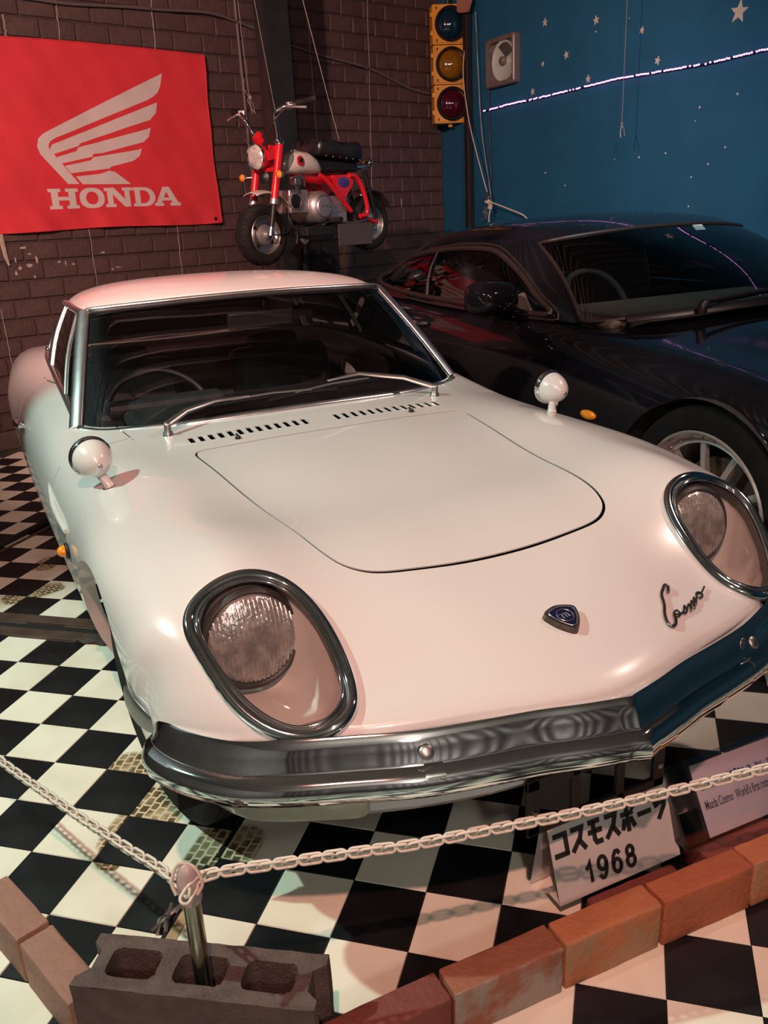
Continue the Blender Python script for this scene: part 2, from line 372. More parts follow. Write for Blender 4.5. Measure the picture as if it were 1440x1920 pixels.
# --- floor: two checkered sheets of 15 cm tiles meeting at a seam
MT['tile_white'] = mat('worn_white_tile', (.86, .83, .70), .34, base2=(.68, .62, .47), nscale=5, detail=7, ramp=(.42, .85), rough2=.5, coords='Object')
def stain_tile():
    """white tile with brown tyre-tread print around the front wheel"""
    m = MT['tile_white']; nt = m.node_tree; N = nt.nodes; L = nt.links; p = N['Principled BSDF']
    src = p.inputs['Base Color'].links[0].from_socket
    geo = N.new('ShaderNodeNewGeometry')
    L.new(geo.outputs['Position'], [n for n in N if n.type == 'TEX_NOISE'][0].inputs['Vector'])
    def math_(op, a, b=None):
        n = N.new('ShaderNodeMath'); n.operation = op
        for k, v in ((0, a), (1, b)):
            if v is None: continue
            if isinstance(v, (int, float)): n.inputs[k].default_value = v
            else: L.new(v, n.inputs[k])
        return n.outputs[0]
    mask = None; wash = None
    for (cx, cy, ang, hw, hl) in TREADS:
        mp = N.new('ShaderNodeMapping'); mp.vector_type = 'TEXTURE'; mp.inputs['Location'].default_value = (cx, cy, 0); mp.inputs['Rotation'].default_value = (0, 0, ang)
        L.new(geo.outputs['Position'], mp.inputs['Vector'])
        wn = N.new('ShaderNodeTexNoise'); wn.inputs['Scale'].default_value = 25; L.new(mp.outputs[0], wn.inputs['Vector'])
        va = N.new('ShaderNodeVectorMath'); va.operation = 'MULTIPLY_ADD'; L.new(wn.outputs['Color'], va.inputs[0]); va.inputs[1].default_value = (.012, .012, 0); L.new(mp.outputs[0], va.inputs[2])
        sx = N.new('ShaderNodeSeparateXYZ'); L.new(mp.outputs[0], sx.inputs[0])
        br = N.new('ShaderNodeTexBrick'); br.inputs['Scale'].default_value = 1; br.inputs['Brick Width'].default_value = .027; br.inputs['Row Height'].default_value = .021
        br.inputs['Mortar Size'].default_value = .0035; br.inputs['Mortar Smooth'].default_value = .6; br.offset = .5
        L.new(va.outputs[0], br.inputs['Vector'])
        solid = math_('SUBTRACT', 1.0, br.outputs['Fac'])
        rad = math_('ADD', math_('POWER', math_('DIVIDE', math_('ABSOLUTE', sx.outputs[0]), hl), 4.0), math_('POWER', math_('DIVIDE', math_('ABSOLUTE', sx.outputs[1]), hw), 4.0))
        mr = N.new('ShaderNodeMapRange'); mr.inputs['From Min'].default_value = 1.0; mr.inputs['From Max'].default_value = .55; L.new(rad, mr.inputs['Value'])
        ex = mr.outputs[0]; k = math_('MULTIPLY', ex, solid)
        mask = k if mask is None else math_('MAXIMUM', mask, k)
        wash = ex if wash is None else math_('MAXIMUM', wash, ex)
    nz = N.new('ShaderNodeTexNoise'); nz.inputs['Scale'].default_value = 14; nz.inputs['Detail'].default_value = 6; L.new(geo.outputs['Position'], nz.inputs['Vector'])
    mr = N.new('ShaderNodeMapRange'); mr.inputs['From Min'].default_value = .36; mr.inputs['From Max'].default_value = .56; L.new(nz.outputs['Fac'], mr.inputs['Value'])
    mask = math_('MULTIPLY', mask, math_('ADD', math_('MULTIPLY', mr.outputs[0], .65), .28))
    m1 = N.new('ShaderNodeMix'); m1.data_type = 'RGBA'; L.new(math_('MULTIPLY', wash, .55), m1.inputs['Factor']); L.new(src, m1.inputs['A']); m1.inputs['B'].default_value = (.50, .34, .09, 1)
    mx = N.new('ShaderNodeMix'); mx.data_type = 'RGBA'
    L.new(mask, mx.inputs['Factor']); L.new(m1.outputs['Result'], mx.inputs['A']); mx.inputs['B'].default_value = (.055, .030, .010, 1)
    L.new(mx.outputs['Result'], p.inputs['Base Color'])
TREADS = [(-.735, .955, 1.05, .075, .10), (-.735, .76, .85, .080, .13), (-.615, .56, .85, .08, .11), (-.83, .66, .9, .03, .03), (-.78, 2.62, .9, .06, .08), (-.86, 2.32, .2, .06, .12)]
stain_tile()
MT['tile_black'] = mat('worn_black_tile', (.0065, .0065, .008), .3, base2=(.016, .017, .019), nscale=7, detail=8, ramp=(.45, .8), rough2=.5)
MT['subfloor'] = mat('dirty_subfloor', (.045, .038, .03), .8, base2=(.08, .065, .05), nscale=9, bump=.2)
floor = struct(MB().box((.4, 1.2, -.03), (11, 12, .05)).build('floor', 'subfloor', None, 0))
TS = .1524
tile_me = {}
for c in ('white', 'black'):
    for t in ('L', 'R'):
        pass
    b = MB(); h = TS / 2 - .0005; k = .0012
    b.add([(-h, -h, 0), (h, -h, 0), (h, h, 0), (-h, h, 0), (-h + k, -h + k, .0026), (h - k, -h + k, .0026), (h - k, h - k, .0026), (-h + k, h - k, .0026)],
          [(4, 5, 6, 7), (0, 1, 5, 4), (1, 2, 6, 5), (2, 3, 7, 6), (3, 0, 4, 7)])
    tile_me[c] = b.mesh('tile', 0); tile_me[c].materials.append(MT['tile_' + c])
def to_px(p):
    d = Vector(p) - CAMLOC; z = d.dot(_f)
    if z < .05: return None
    return (720 + 1599.3 * d.dot(_r) / z, 960 - 1599.3 * d.dot(_u) / z, z)
cand = []
for (ox, oy, th, jlo, jhi) in ((-.967, .565, -.7086, -40, 1.72), (-.605, .339, -.7212, -1.05, 40)):
    v = Vector((math.cos(th), math.sin(th), 0)); u = Vector((-math.sin(th), math.cos(th), 0))
    for i in range(-34, 42):
        for j in range(-34, 34):
            a, b = max(j, jlo), min(j + 1, jhi)
            if b - a < .05: continue
            c = Vector((ox, oy, 0)) + u * (TS * (i + .5)) + v * (TS * (a + b) / 2)
            if not (-3.2 < c.x < 3.0 and -2.4 < c.y < 4.85): continue
            s = (c - W0).dot(WN)
            if s < .16 or (c - CORNER).dot(BN) < .12: continue
            cand.append((c, th, b - a, 'white' if (i + j) % 2 == 0 else 'black'))
def hidden(p):
    x, y = p[:2]
    if not (-20 < x < 1460 and -20 < y < 1940): return True
    if .85 > 0 and 300 < x < 1240 and 520 < y < 1440: return True     # behind the white car
    if x >= 1240 and y < 1240: return True
    if x > 250 and y < 1250: return True
    return False
cand.sort(key=lambda t: (t[0] - CAMLOC).length)
n_t = 0; rest = {'white': MB(), 'black': MB()}
for c, th, wd, col in cand:
    p = to_px(c)
    if p and not hidden(p) and n_t < 300:
        o = link('tile', tile_me[col], floor); o.location = c; o.rotation_euler = (0, 0, th); o.scale = (wd, 1, 1); n_t += 1
    else:
        hx = TS / 2 * wd - .0005; hy = TS / 2 - .0005; R = Matrix.Rotation(th, 3, 'Z')
        rest[col].add([c + R @ Vector(q) + Vector((0, 0, .0026)) for q in ((-hx, -hy, 0), (hx, -hy, 0), (hx, hy, 0), (-hx, hy, 0))], [(0, 1, 2, 3)])
for col in rest: tag(rest[col].build('tile_field', 'tile_' + col, floor, 0), kind='stuff')

# --- brick wall
MT['mortar'] = mat('dark_painted_mortar', (.055, .034, .031), .7, base2=(.04, .025, .023), nscale=30)
def brick_mat(nm, a, b):
    m = mat(nm, a, .55, base2=b, nscale=14, detail=8, bump=.35, bscale=45, rough2=.75); return m
MT['wallbrick'] = brick_mat('brown_painted_brick', (.082, .048, .043), (.064, .037, .033))
MT['wallbrick2'] = brick_mat('brown_painted_brick_dark', (.072, .041, .037), (.057, .032, .029))
MT['chip'] = mat('chipped_plaster', (.42, .36, .31), .8, base2=(.3, .25, .2), nscale=30)
wb = MB()
wb.prism([(-3.4, 0), (CLEN + .05, 0), (CLEN + .05, CEIL), (-3.4, CEIL)], lambda s, z: wallp(s, z, 0), lambda s, z: wallp(s, z, -.12))
wall_back = struct(wb.build('wall_back', 'mortar', None, 0))
CH = .1147; BL = .2205; BS = .478
bme = []
for k in range(4):
    rnd = random.Random(k); b = MB(); hx, hz, d, e = BL / 2 - .0035, CH / 2 - .0035, .012, .006
    j = lambda: rnd.uniform(-.0015, .0015)
    b.add([(-hx, -hz, 0), (hx, -hz, 0), (hx, hz, 0), (-hx, hz, 0), (-hx + e + j(), -hz + e + j(), d + j()), (hx - e + j(), -hz + e + j(), d + j()), (hx - e + j(), hz - e + j(), d + j()), (-hx + e + j(), hz - e + j(), d + j())],
          [(4, 5, 6, 7), (0, 1, 5, 4), (1, 2, 6, 5), (2, 3, 7, 6), (3, 0, 4, 7)])
    me = b.mesh('brick', 0); me.materials.append(MT['wallbrick' if k % 2 else 'wallbrick2']); bme.append(me)
WR = Matrix((WD, Vector((0, 0, 1)), WN)).transposed().to_euler()
def in_poly(x, y, P):
    return bool(inside(P, np.array([[x, y]]))[0])
OCC = [[(-400, 70), (382, 103), (413, 417), (-400, 440)], [(40, 670), (130, 570), (200, 540), (480, 512), (690, 520), (860, 720), (860, 1000), (60, 900)], [(700, 520), (760, 460), (900, 410), (1440, 400), (1440, 900), (700, 900)], [(795, 15), (865, 15), (865, 240), (795, 240)]]
bl = []
for r in range(1, 29):
    x0 = BS + (0 if r % 2 == 1 else BL / 2)
    for k in range(-18, 20):
        a = x0 + k * BL; b = a + BL; a = max(a, -3.3); b = min(b, CLEN - .004)
        if b - a < .02: continue
        c = wallp((a + b) / 2, (r + .5) * CH, 0); p = to_px(c)
        vis = p is not None and -30 < p[0] < 900 and -30 < p[1] < 900 and not any(in_poly(p[0], p[1], P) for P in OCC)
        bl.append((not vis, (c - CAMLOC).length, a, b, r))
bl.sort(key=lambda t: (t[0], t[1]))
far = MB(); nb = 0
for nv, dist, a, b, r in bl:
    if not nv and nb < 300:
        o = link('brick', bme[random.randrange(4)], wall_back); o.matrix_local = Matrix.Translation(wallp((a + b) / 2, (r + .5) * CH, 0)) @ WR.to_matrix().to_4x4(); o.scale = ((b - a) / BL, 1, 1); nb += 1
    else:
        hx, hz = (b - a) / 2 - .0035, CH / 2 - .0035; s0 = (a + b) / 2; z0 = (r + .5) * CH; e = .006
        far.add([wallp(s0 + x, z0 + z, d) for x, z, d in ((-hx, -hz, 0), (hx, -hz, 0), (hx, hz, 0), (-hx, hz, 0), (-hx + e, -hz + e, .012), (hx - e, -hz + e, .012), (hx - e, hz - e, .012), (-hx + e, hz - e, .012))],
                [(4, 5, 6, 7), (0, 1, 5, 4), (1, 2, 6, 5), (2, 3, 7, 6), (3, 0, 4, 7)])
tag(far.build('brick_field', 'wallbrick', wall_back, 0), kind='stuff')
# chipped paint flakes on the bricks under the flag
for (s, z, w, h) in ((.37, 1.23, .05, .02), (.40, 1.19, .03, .012), (.31, 1.16, .015, .06), (.33, 1.11, .03, .03), (.39, 1.12, .05, .025), (.44, 1.15, .02, .06), (.30, 1.08, .02, .03), (.62, 1.12, .012, .04), (.58, 1.13, .03, .02), (.67, 1.11, .03, .012), (.41, 1.05, .012, .03), (.88, 1.17, .03, .014), (.97, 1.07, .05, .008), (.93, 1.06, .03, .014), (3.55, 1.42, .012, .1), (3.2, 1.47, .02, .08), (2.95, 1.46, .02, .12)):
    rnd = random.Random(int(s * 1000 + z * 77)); n = 7
    P = [(s + w / 2 * math.cos(6.283 * i / n) * rnd.uniform(.5, 1.1), z + h / 2 * math.sin(6.283 * i / n) * rnd.uniform(.5, 1.1)) for i in range(n)]
    MB().prism(P, lambda a, b: wallp(a, b, .0125), lambda a, b: wallp(a, b, .0140)).build('paint_chip', 'chip', wall_back, 0)
# plain plinth strip along the foot of the brick wall
MT['plinth'] = mat('brown_painted_plinth', (.075, .05, .042), .6, base2=(.10, .07, .055), nscale=6, bump=.2)
struct(MB().prism([(-3.4, 0), (CLEN, 0), (CLEN, .115), (-3.4, .115)], lambda s, z: wallp(s, z, 0), lambda s, z: wallp(s, z, .02)).build('baseboard_back', 'plinth', None, 0))

# --- blue wall with painted night sky
MT['blue'] = mat('teal_blue_paint', (.007, .085, .165), .6, base2=(.006, .073, .145), nscale=3, bump=.06, bscale=80)
struct(MB().prism([(0, 0), (10.7, 0), (10.7, CEIL), (0, CEIL)], lambda s, z: bluep(s, z, 0), lambda s, z: bluep(s, z, -.12)).build('wall_right', 'blue', None, 0))
# the rest of the shell, seen only in reflections
MT['shell'] = mat('pale_painted_wall', (.30, .30, .29), .7, base2=(.25, .25, .24), nscale=2)
MT['dark'] = mat('dark_ceiling_paint', (.055, .05, .05), .8, base2=(.07, .064, .062), nscale=4)
FY = -4.6
struct(MB().box((-3.95, 0, CEIL / 2), (.1, 10, CEIL)).build('wall_left', 'shell', None, 0))
# front wall: ribbed roller shutter
b = MB(); n = 150
P = [(-4.0 + 8.6 * i / n, FY + .03 * math.sin(i * math.pi / 2)) for i in range(n + 1)]
b.grid([[(x, y, 0) for x, y in P], [(x, y, CEIL) for x, y in P]])
MT['shutter'] = mat('grey_ribbed_sheet', (.20, .19, .18), .5, .3, base2=(.16, .15, .15), nscale=5)
struct(b.build('wall_front', 'shutter', None, 60, fixn=False))
b = MB(); n = 220
P = [(-4.7 + 11.5 * i / n, CEIL + .07 * (1 if i % 4 in (1, 2) else 0)) for i in range(n + 1)]
b.grid([[(-4.6, y, z) for y, z in P], [(5.9, y, z) for y, z in P]])
MT['deck'] = mat('grey_corrugated_ceiling', (.42, .40, .37), .5, .1, base2=(.34, .32, .30), nscale=4)
struct(b.build('ceiling', 'deck', None, 0, fixn=False))
# ================================================================== white coupe
WO = Vector((0, 2.05, 0))
car = thing('sports_coupe', 'white sixties sports coupe with covered headlamps and split chrome bumper', 'car', WO)
S = Surf(WHITE, True)
U, V = S.U, S.V
TOPBOX = (U[1], U[9], V[0] + .42, V[-1] - .42)
def plan(pts, box=TOPBOX): return S.inv(pts, [0, 1], box)                 # (x, y) -> (u, v)
VS = V[-1]
SIDE_L = (U[2], U[-2], VS - .66, VS); SIDE_R = (U[2], U[-2], -VS, -VS + .66)
def sidep(pts, left): return S.inv(pts, [1, 2], SIDE_L if left else SIDE_R)   # (y, z) -> (u, v)
def mirror(pts): return [(-p[0],) + tuple(p[1:]) for p in pts][::-1]
def mir_uv(q): q = np.array(q)[::-1].copy(); q[:, 1] *= -1; return q
def offset_loop(P, d):
    P = np.array(P); n = len(P); out = []
    A = .5 * np.sum(P[:, 0] * np.roll(P[:, 1], -1) - np.roll(P[:, 0], -1) * P[:, 1]); sg = 1 if A > 0 else -1
    for i in range(n):
        t = P[(i + 1) % n] - P[i - 1]; t = t / max(np.hypot(*t), 1e-9); out.append(P[i] + sg * d * np.array([t[1], -t[0]]))
    return np.array(out)
# bonnet outline
hh = [(0, .403), (.10, .404), (.19, .411), (.255, .421), (.295, .438), (.325, .468), (.342, .51), (.352, .56), (.362, .65), (.374, .78), (.388, .93), (.402, 1.08), (.413, 1.19), (.414, 1.225), (.405, 1.247), (.385, 1.257), (.30, 1.262), (.15, 1.266)]
hood_xy = [(p.x, p.y) for p in bez([(x, y, 0) for x, y in hh + [(0, 1.267)] + [(-x, y) for x, y in hh[:0:-1]]], 160, True)]
hood_c = plan(hood_xy); hood_out = offset_loop(hood_c, .0028); hood_in = offset_loop(hood_c, -.0028)
# headlamp openings (car left, x > 0)
RING = [(.642,.395,.647),(.632,.413,.667),(.615,.424,.678),(.598,.430,.684),(.573,.434,.687),(.544,.436,.687),(.515,.435,.682),(.490,.432,.675),(.470,.421,.663),(.452,.401,.646),(.436,.376,.629),(.428,.348,.612),(.422,.316,.594),(.419,.284,.576),(.420,.250,.557),(.424,.222,.541),(.428,.194,.525),(.437,.176,.515),(.451,.166,.508),(.470,.160,.505),(.492,.159,.503),(.514,.166,.504),(.537,.178,.508),(.557,.195,.515),(.576,.208,.523),(.593,.229,.535),(.610,.253,.551),(.623,.277,.567),(.633,.302,.584),(.641,.327,.602),(.646,.351,.619),(.647,.373,.634)]
RING = [(.535 + (x - .535) * 1.022, .305 + (y - .305) * (1.018 if y > .305 else 1.0), z) for x, y, z in RING]
lamp_uv = plan([p[:2] for p in RING], (U[1], U[5], .25, VS - .40))
lampL = np.array([(p.x, p.y) for p in bez([(a, b, 0) for a, b in lamp_uv], 96, True)])
for _ in range(3): lampL = sum(np.roll(lampL, k, 0) for k in range(-4, 5)) / 9
lampL = lampL.mean(0) + (lampL - lampL.mean(0)) * 1.03; lampR = mir_uv(lampL)
# wheel arches, open at the sill
def arch(cy, cz, r, left, zlow=.19):
    P = []
    for a in np.linspace(-.35, math.pi + .35, 40):
        y, z = cy + r * math.cos(a), cz + r * math.sin(a)
        P.append((y, max(z, .235)))
    q = sidep(P, left); s = 1 if left else -1
    e = np.array([[q[-1][0], s * (VS + .03)], [q[0][0], s * (VS + .03)]])
    return np.concatenate([q, e])
AF, AR_ = (.785, .300, .330), (2.985, .305, .325)
archs = [arch(*AF, True), arch(*AF, False), arch(*AR_, True), arch(*AR_, False)]
# door outlines (y, z) on the side
door_yz = round_poly([(1.50, .765), (1.47, .60), (1.50, .33), (2.30, .33), (2.42, .50), (2.40, .70), (2.36, .797)], [.005, .1, .09, .12, .1, .12, .005], 7)
door_yz = [(p.x, p.y) for p in bez([(a, b, 0) for a, b in door_yz], 120, True)]
doors = []
for left in (True, False):
    q = sidep(door_yz, left); doors.append((offset_loop(q, .0025), offset_loop(q, -.0025)))
# cowl louvre slots
slots = []
for s in (1, -1):
    for k in range(13):
        x = s * (.052 + k * .0283); w2 = .0074; sh = .0
        slots.append(plan([(x - w2, 1.338), (x + w2, 1.338), (x + w2, 1.389), (x - w2, 1.389)]))
# cabin opening
cab = [(0, 1.525), (.2, 1.535), (.4, 1.567), (.52, 1.618), (.60, 1.668), (.638, 1.74), (.634, 1.9), (.624, 2.2), (.608, 2.7), (.58, 3.02), (.50, 3.26), (.3, 3.36)]
cab_xy = cab + [(0, 3.38)] + [(-x, y) for x, y in cab[:0:-1]]
cab_c = S.inv([(p.x, p.y) for p in bez([(x, y, 0) for x, y in cab_xy], 120, True)], [0, 1], (U[8], U[13], V[0] + .5, V[-1] - .5))
loops = [hood_out, hood_in, lampL, lampR] + archs + [doors[0][0], doors[0][1], doors[1][0], doors[1][1], cab_c] + slots
Q, T, reg = cut_surface(S, loops, .024)
CH_ = S(Q[:, 0], Q[:, 1])
sg = 1.0
if (S.normal([U[6]], [0.0])[0][2]) < 0: sg = -1.0
panel('body_shell', S, Q, T[reg == -1], 'paint', car, WO, sign=sg, rim=.003)
hood = panel('bonnet', S, Q, T[reg == 1], 'paint', car, WO, sign=sg, rim=.003)
dl = panel('door', S, Q, T[reg == 9], 'paint', car, WO, sign=sg); dr = panel('door', S, Q, T[reg == 11], 'paint', car, WO, sign=sg)
# dark backing sheet added so the gaps and louvres read black
under = (reg == 0) | (reg == 1) | (reg >= 13) | (reg == 8) | (reg == 10) | (reg == 9) | (reg == 11)
panel('gap_backing', S, Q, T[under], 'cavity', car, WO, sign=sg, rim=0, lift=-.05)
# white liner lip inside each wheel arch, and dark wheel housing
for (cy, cz, r) in (AF, AR_):
    for s in (1, -1):
        G = []
        for a in np.linspace(-.25, math.pi + .25, 30):
            y, z = cy + r * math.cos(a), max(cz + r * math.sin(a), .215)
            q = sidep([(y, max(z, .24))], s > 0); X = S(q[:, 0], q[:, 1])[0]
            G.append([Vector((X[0] - s * d, y, z)) - WO for d in (.001, .035)])
        MB().grid(G).build('arch_lip', 'paint', car, 60)
        G = []
        for a in np.linspace(-.25, math.pi + .25, 24):
            y, z = cy + (r + .002) * math.cos(a), max(cz + (r + .002) * math.sin(a), .215)
            G.append([Vector((s * x, y, z)) - WO for x in (.70, .45)])
        b = MB().grid(G)
        b.prism([(cy - r, .16), (cy + r, .16), (cy + r, cz + r), (cy - r, cz + r)], lambda y, z: Vector((s * .45, y, z)) - WO, lambda y, z: Vector((s * .44, y, z)) - WO)
        b.build('wheel_housing', 'cavity', car, 60)
# underbody
MB().box((0, 2.05, .235), (1.26, 3.2, .04)).box((0, .62, .30), (.86, .6, .03)).build('floor_pan', 'cavity', car, 0, WO)

# --- headlamps
MT['lens'] = mat('silvery_fluted_glass', (.60, .60, .58), .14, .6, base2=(.36, .36, .35), nscale=45, rough2=.3, bump=.25, bscale=110)
MT['reflector'] = mat('silvered_reflector', (.80, .79, .77), .25, .45, rough2=.4, nscale=30)
MT['bowl'] = mat('cream_painted_bowl', (.52, .49, .46), .35, base2=(.48, .45, .42), nscale=8, coat=.5)
MT['darkhousing'] = mat('dark_lamp_housing', (.03, .03, .03), .5, base2=(.05, .05, .05), nscale=20)
for s, li, lp in ((1, 2, lampL), (-1, 3, lampR)):
    tr = T[reg == li]; ids = np.unique(tr); X = S(Q[ids][:, 0], Q[ids][:, 1]); Nn = S.normal(Q[ids][:, 0], Q[ids][:, 1]) * sg
    B = S(lp[:, 0], lp[:, 1]); BNn = S.normal(lp[:, 0], lp[:, 1]) * sg
    mp = {int(k): i for i, k in enumerate(ids)}
    dist = np.array([np.sqrt(((B - x)**2).sum(1)).min() for x in X])
    # bowl: drops from the rim to a flat painted floor
    sm = np.clip(dist / .035, 0, 1); sm = sm * sm * (3 - 2 * sm)
    zf = .455 + .10 * np.clip(X[:, 1] - .22, 0, .3)
    Z = X[:, 2] - .004 - (X[:, 2] - .004 - np.minimum(zf, X[:, 2] - .02)) * sm
    b = MB().add([Vector((x[0], x[1], z)) - WO for x, z in zip(X, Z)], [tuple(mp[int(k)] for k in t) for t in tr])
    bowl = b.build('headlamp', 'bowl', car, 60)
    for k in range(4):                                       # raised ribs on the bowl floor
        y = .205 + .017 * k; MB().tube([Vector((s * x, y + .05 * (x - .5), .4585 + .008)) - WO for x in np.linspace(.455 - .006 * k, .555 + .008 * k, 8)], .0035, 6).build('bowl_rib', 'bowl', bowl, 60)
    # clear cover
    b = MB().add([Vector(x) + Vector(n) * (.003 + .012 * float(q)) - WO for x, n, q in zip(X, Nn, sm)], [tuple(mp[int(k)] for k in t) for t in tr])
    b.build('headlamp_cover', 'cover', bowl, 60)
    pts = [Vector(p) + Vector(n) * .004 for p, n in zip(B, BNn)]
    MB().tube([p - WO for p in pts], .0118, 12, True, flat=(BNn, .95)).build('headlamp_ring', 'chrome', bowl, 80)
    cen = lp.mean(0); q_in = cen + (lp - cen) * .918; Bi = S(q_in[:, 0], q_in[:, 1]); Ni = S.normal(q_in[:, 0], q_in[:, 1]) * sg
    MB().tube([Vector(p) + Vector(n) * .004 - WO for p, n in zip(Bi, Ni)], .0052, 8, True).build('headlamp_seal', 'gasket', bowl, 80)
    q_in = cen + (lp - cen) * .885; Bi = S(q_in[:, 0], q_in[:, 1])
    MB().tube([Vector(p) + Vector(n) * .008 - WO for p, n in zip(Bi, Ni)], .0038, 8, True).build('cover_trim', 'chrome', bowl, 80)
    # sealed beam: domed lens, reflector shell behind, retaining ring
    c = Vector((s * .536, .396, .580)); ax = Vector((s * -.02, -1, .16)).normalized()
    R = .084
    MB().lathe([(R * math.sin(a), .028 * math.cos(a) / 1.0) for a in np.linspace(1.5708, .001, 9)], c - WO, ax, 36).build('sealed_beam_lens', 'lens', bowl, 80)
    lb = MB()
    for k in range(-9, 10):                                  # moulded flutes of the lens
        x = k * .0084; hgt = math.sqrt(max(R * R - x * x, 0)) * .93
        side = ax.cross(Vector((0, 0, 1))).normalized(); upv = side.cross(ax).normalized()
        P = []
        for t in np.linspace(-1, 1, 9):
            z = t * hgt; rr = math.hypot(x, z) / R; P.append(c + side * x + upv * z + ax * (.028 * math.sqrt(max(0, 1 - rr * rr)) + .0005) - WO)
        lb.tube(P, .0019, 5)
    lb.build('lens_flutes', 'lens', bowl, 60)
    MB().lathe([(R, -.002), (R * .97, -.018), (R * .75, -.05), (R * .4, -.066), (.001, -.07)], c - WO, ax, 36, False).build('lamp_reflector', 'reflector', bowl, 60)
    MB().lathe([(R - .002, -.012), (R + .010, -.010), (R + .011, .003), (R + .003, .009), (R - .002, .005)], c - WO, ax, 40, False).build('lamp_retainer', 'darkhousing', bowl, 60)
    MB().lathe([(R + .004, -.004), (R + .016, -.012), (R + .022, -.03), (R + .024, -.075)], c - WO, ax, 36, False).build('lamp_bucket', 'darkhousing', bowl, 60)
    MB().ellipsoid(c - ax * .022 - WO, (.016, .012, .016)).build('bulb_shield', 'reflector', bowl, 60)

MT['ventgrey'] = mat('painted_vent_shade', (.16, .16, .15), .8, base2=(.13, .13, .12), nscale=40)
# --- front bumper: sloping upper face above a rolled bead, V at the middle
bpath = [(0, 0), (.08, .020), (.16, .044), (.26, .066), (.36, .092), (.46, .133), (.56, .176), (.63, .219), (.685, .285), (.712, .345), (.722, .395)]
prof = [(-.012, .492), (.004, .503), (.010, .498), (.020, .476), (.027, .457), (.030, .453), (.037, .452), (.047, .447), (.055, .437), (.058, .425), (.055, .412), (.046, .403), (.034, .399), (.018, .399), (.008, .404), (-.004, .41)]
half = [(p.x, p.y) for p in bez([(x, y, 0) for x, y in bpath], 60)]
full = [(-x, y) for x, y in half[:0:-1]] + half
rings = []
L_ = len(full)
for i, (x, y) in enumerate(full):
    t = Vector(full[min(i + 1, L_ - 1)]) - Vector(full[max(i - 1, 0)]); t.normalize(); n = Vector((t.y, -t.x))
    if abs(x) < .004: n = Vector((0, -1.10))
    a = abs(i - (L_ - 1) / 2) / ((L_ - 1) / 2)
    k = 1.0 if a < .86 else max(.12, math.sqrt(max(0, 1 - ((a - .86) / .145)**2)))
    up = 1 - .25 * max(0, (a - .6) / .4)
    rings.append([Vector((x + n.x * o * (k if o > 0 else 1), y + n.y * o * (k if o > 0 else 1), .447 + (z - .447) * (up if z > .447 else 1) * (k * .5 + .5))) - WO for o, z in prof])
bump = MB().ring_sweep(rings).build('front_bumper', 'chrome', car, 28)
for s in (1, -1):
    for k, (bx, by) in enumerate(((.361, .064),)):
        c = Vector((s * bx, by - .004, .477)); ax = Vector((s * .25, -1, .75)).normalized()
        MB().lathe([(.0125, 0), (.0125, .002), (.010, .0045), (.004, .0055), (.0005, .0058)], c - WO, ax, 18).build('bumper_bolt', 'steel', bump, 40)
    # overlapping joint sleeve of the lower bead
    j = []
    for t in np.linspace(0, 1, 7):
        i = int(round((.352 + .006 * t) * 0)) ; x = .335 + .03 * t; y = np.interp(x, [p[0] for p in half], [p[1] for p in half])
        j.append(Vector((s * x, y - .030, .4285)) - WO)
    MB().tube(j, .0268, 16).build('bumper_joint', 'chrome', bump, 60)
    # wrap-around end blade reaching back to the arch
    e = [Vector((s * x, y, z)) - WO for x, y, z in ((.722, .385, .452), (.738, .42, .456), (.748, .455, .458), (.753, .49, .459), (.755, .52, .458))]
    MB().tube(e, [.012, .022, .027, .029, .028], 14, flat=([Vector((s, -.3, 0))] * 5, .22)).build('bumper_end', 'steel', bump, 60)
# --- apron below the bumper with the air intake
apath = [(0, .062), (.12, .075), (.24, .105), (.36, .14), (.46, .178), (.56, .225), (.625, .27), (.67, .33), (.69, .40)]
ha = [(p.x, p.y) for p in bez([(x, y, 0) for x, y in apath], 40)]; fa = [(-x, y) for x, y in ha[:0:-1]] + ha
G = []
for x, y in fa:
    ax_ = abs(x); zt = .435; zl = .318 + .012 * math.cos(min(ax_ / .3, 1) * math.pi) + (.03 * max(0, (ax_ - .5) / .2)); 
    G.append([Vector((x, y + dy, z)) - WO for z, dy in ((zl + .035, .012), (zl + .012, .0), (zl, .008), (zl - .004, .03), (zl + .002, .08))])
MB().grid(G).build('front_lip', 'paint', car, 50)
G = [[Vector((x, y + .004, z)) - WO for z in (.44, .38)] for x, y in fa if abs(x) > .34]
nb_ = len(G) // 2
[MB().grid(g).build('apron', 'paint', car, 50) for g in (G[:nb_], G[nb_:])]
G = [[Vector((x, y + .06, z)) - WO for z in (.45, .31)] for x, y in fa]
MB().grid(G).build('air_intake', 'cavity', car, 50)
b = MB()
for z in (.345, .36, .375, .39, .405):
    b.tube([Vector((x, y + .05, z)) - WO for x, y in fa if abs(x) < .34], .0028, 5)
b.build('intake_grille', 'blackpl', car, 50)
MB().tube([Vector((x, y + .012, .352 + .012 * math.cos(min(abs(x) / .3, 1) * math.pi))) - WO for x, y in fa if abs(x) < .40], .006, 8).build('intake_trim', 'chrome', car, 60)
MT['frost'] = mat('milky_lamp_lens', (.50, .50, .40), .22, base2=(.42, .43, .33), nscale=25, coat=.8)
for s in (1, -1):
    G = []
    xs = np.linspace(.425, .655, 22)
    for x in xs:
        y = np.interp(x, [p[0] for p in ha], [p[1] for p in ha]); k = min(1, (x - .42) / .02, (.66 - x) / .05); k = max(k, 0)**.5
        G.append([Vector((s * x, y + .004 - .024 * k * q, .346 + h * (.6 + .4 * k) + .03 * (x - .43) * 0)) - WO for h, q in ((.033, 0), (.032, .8), (.018, 1), (-.015, 1), (-.03, .8), (-.033, 0))])
    MB().grid(G).build('turn_signal', 'frost', car, 50)
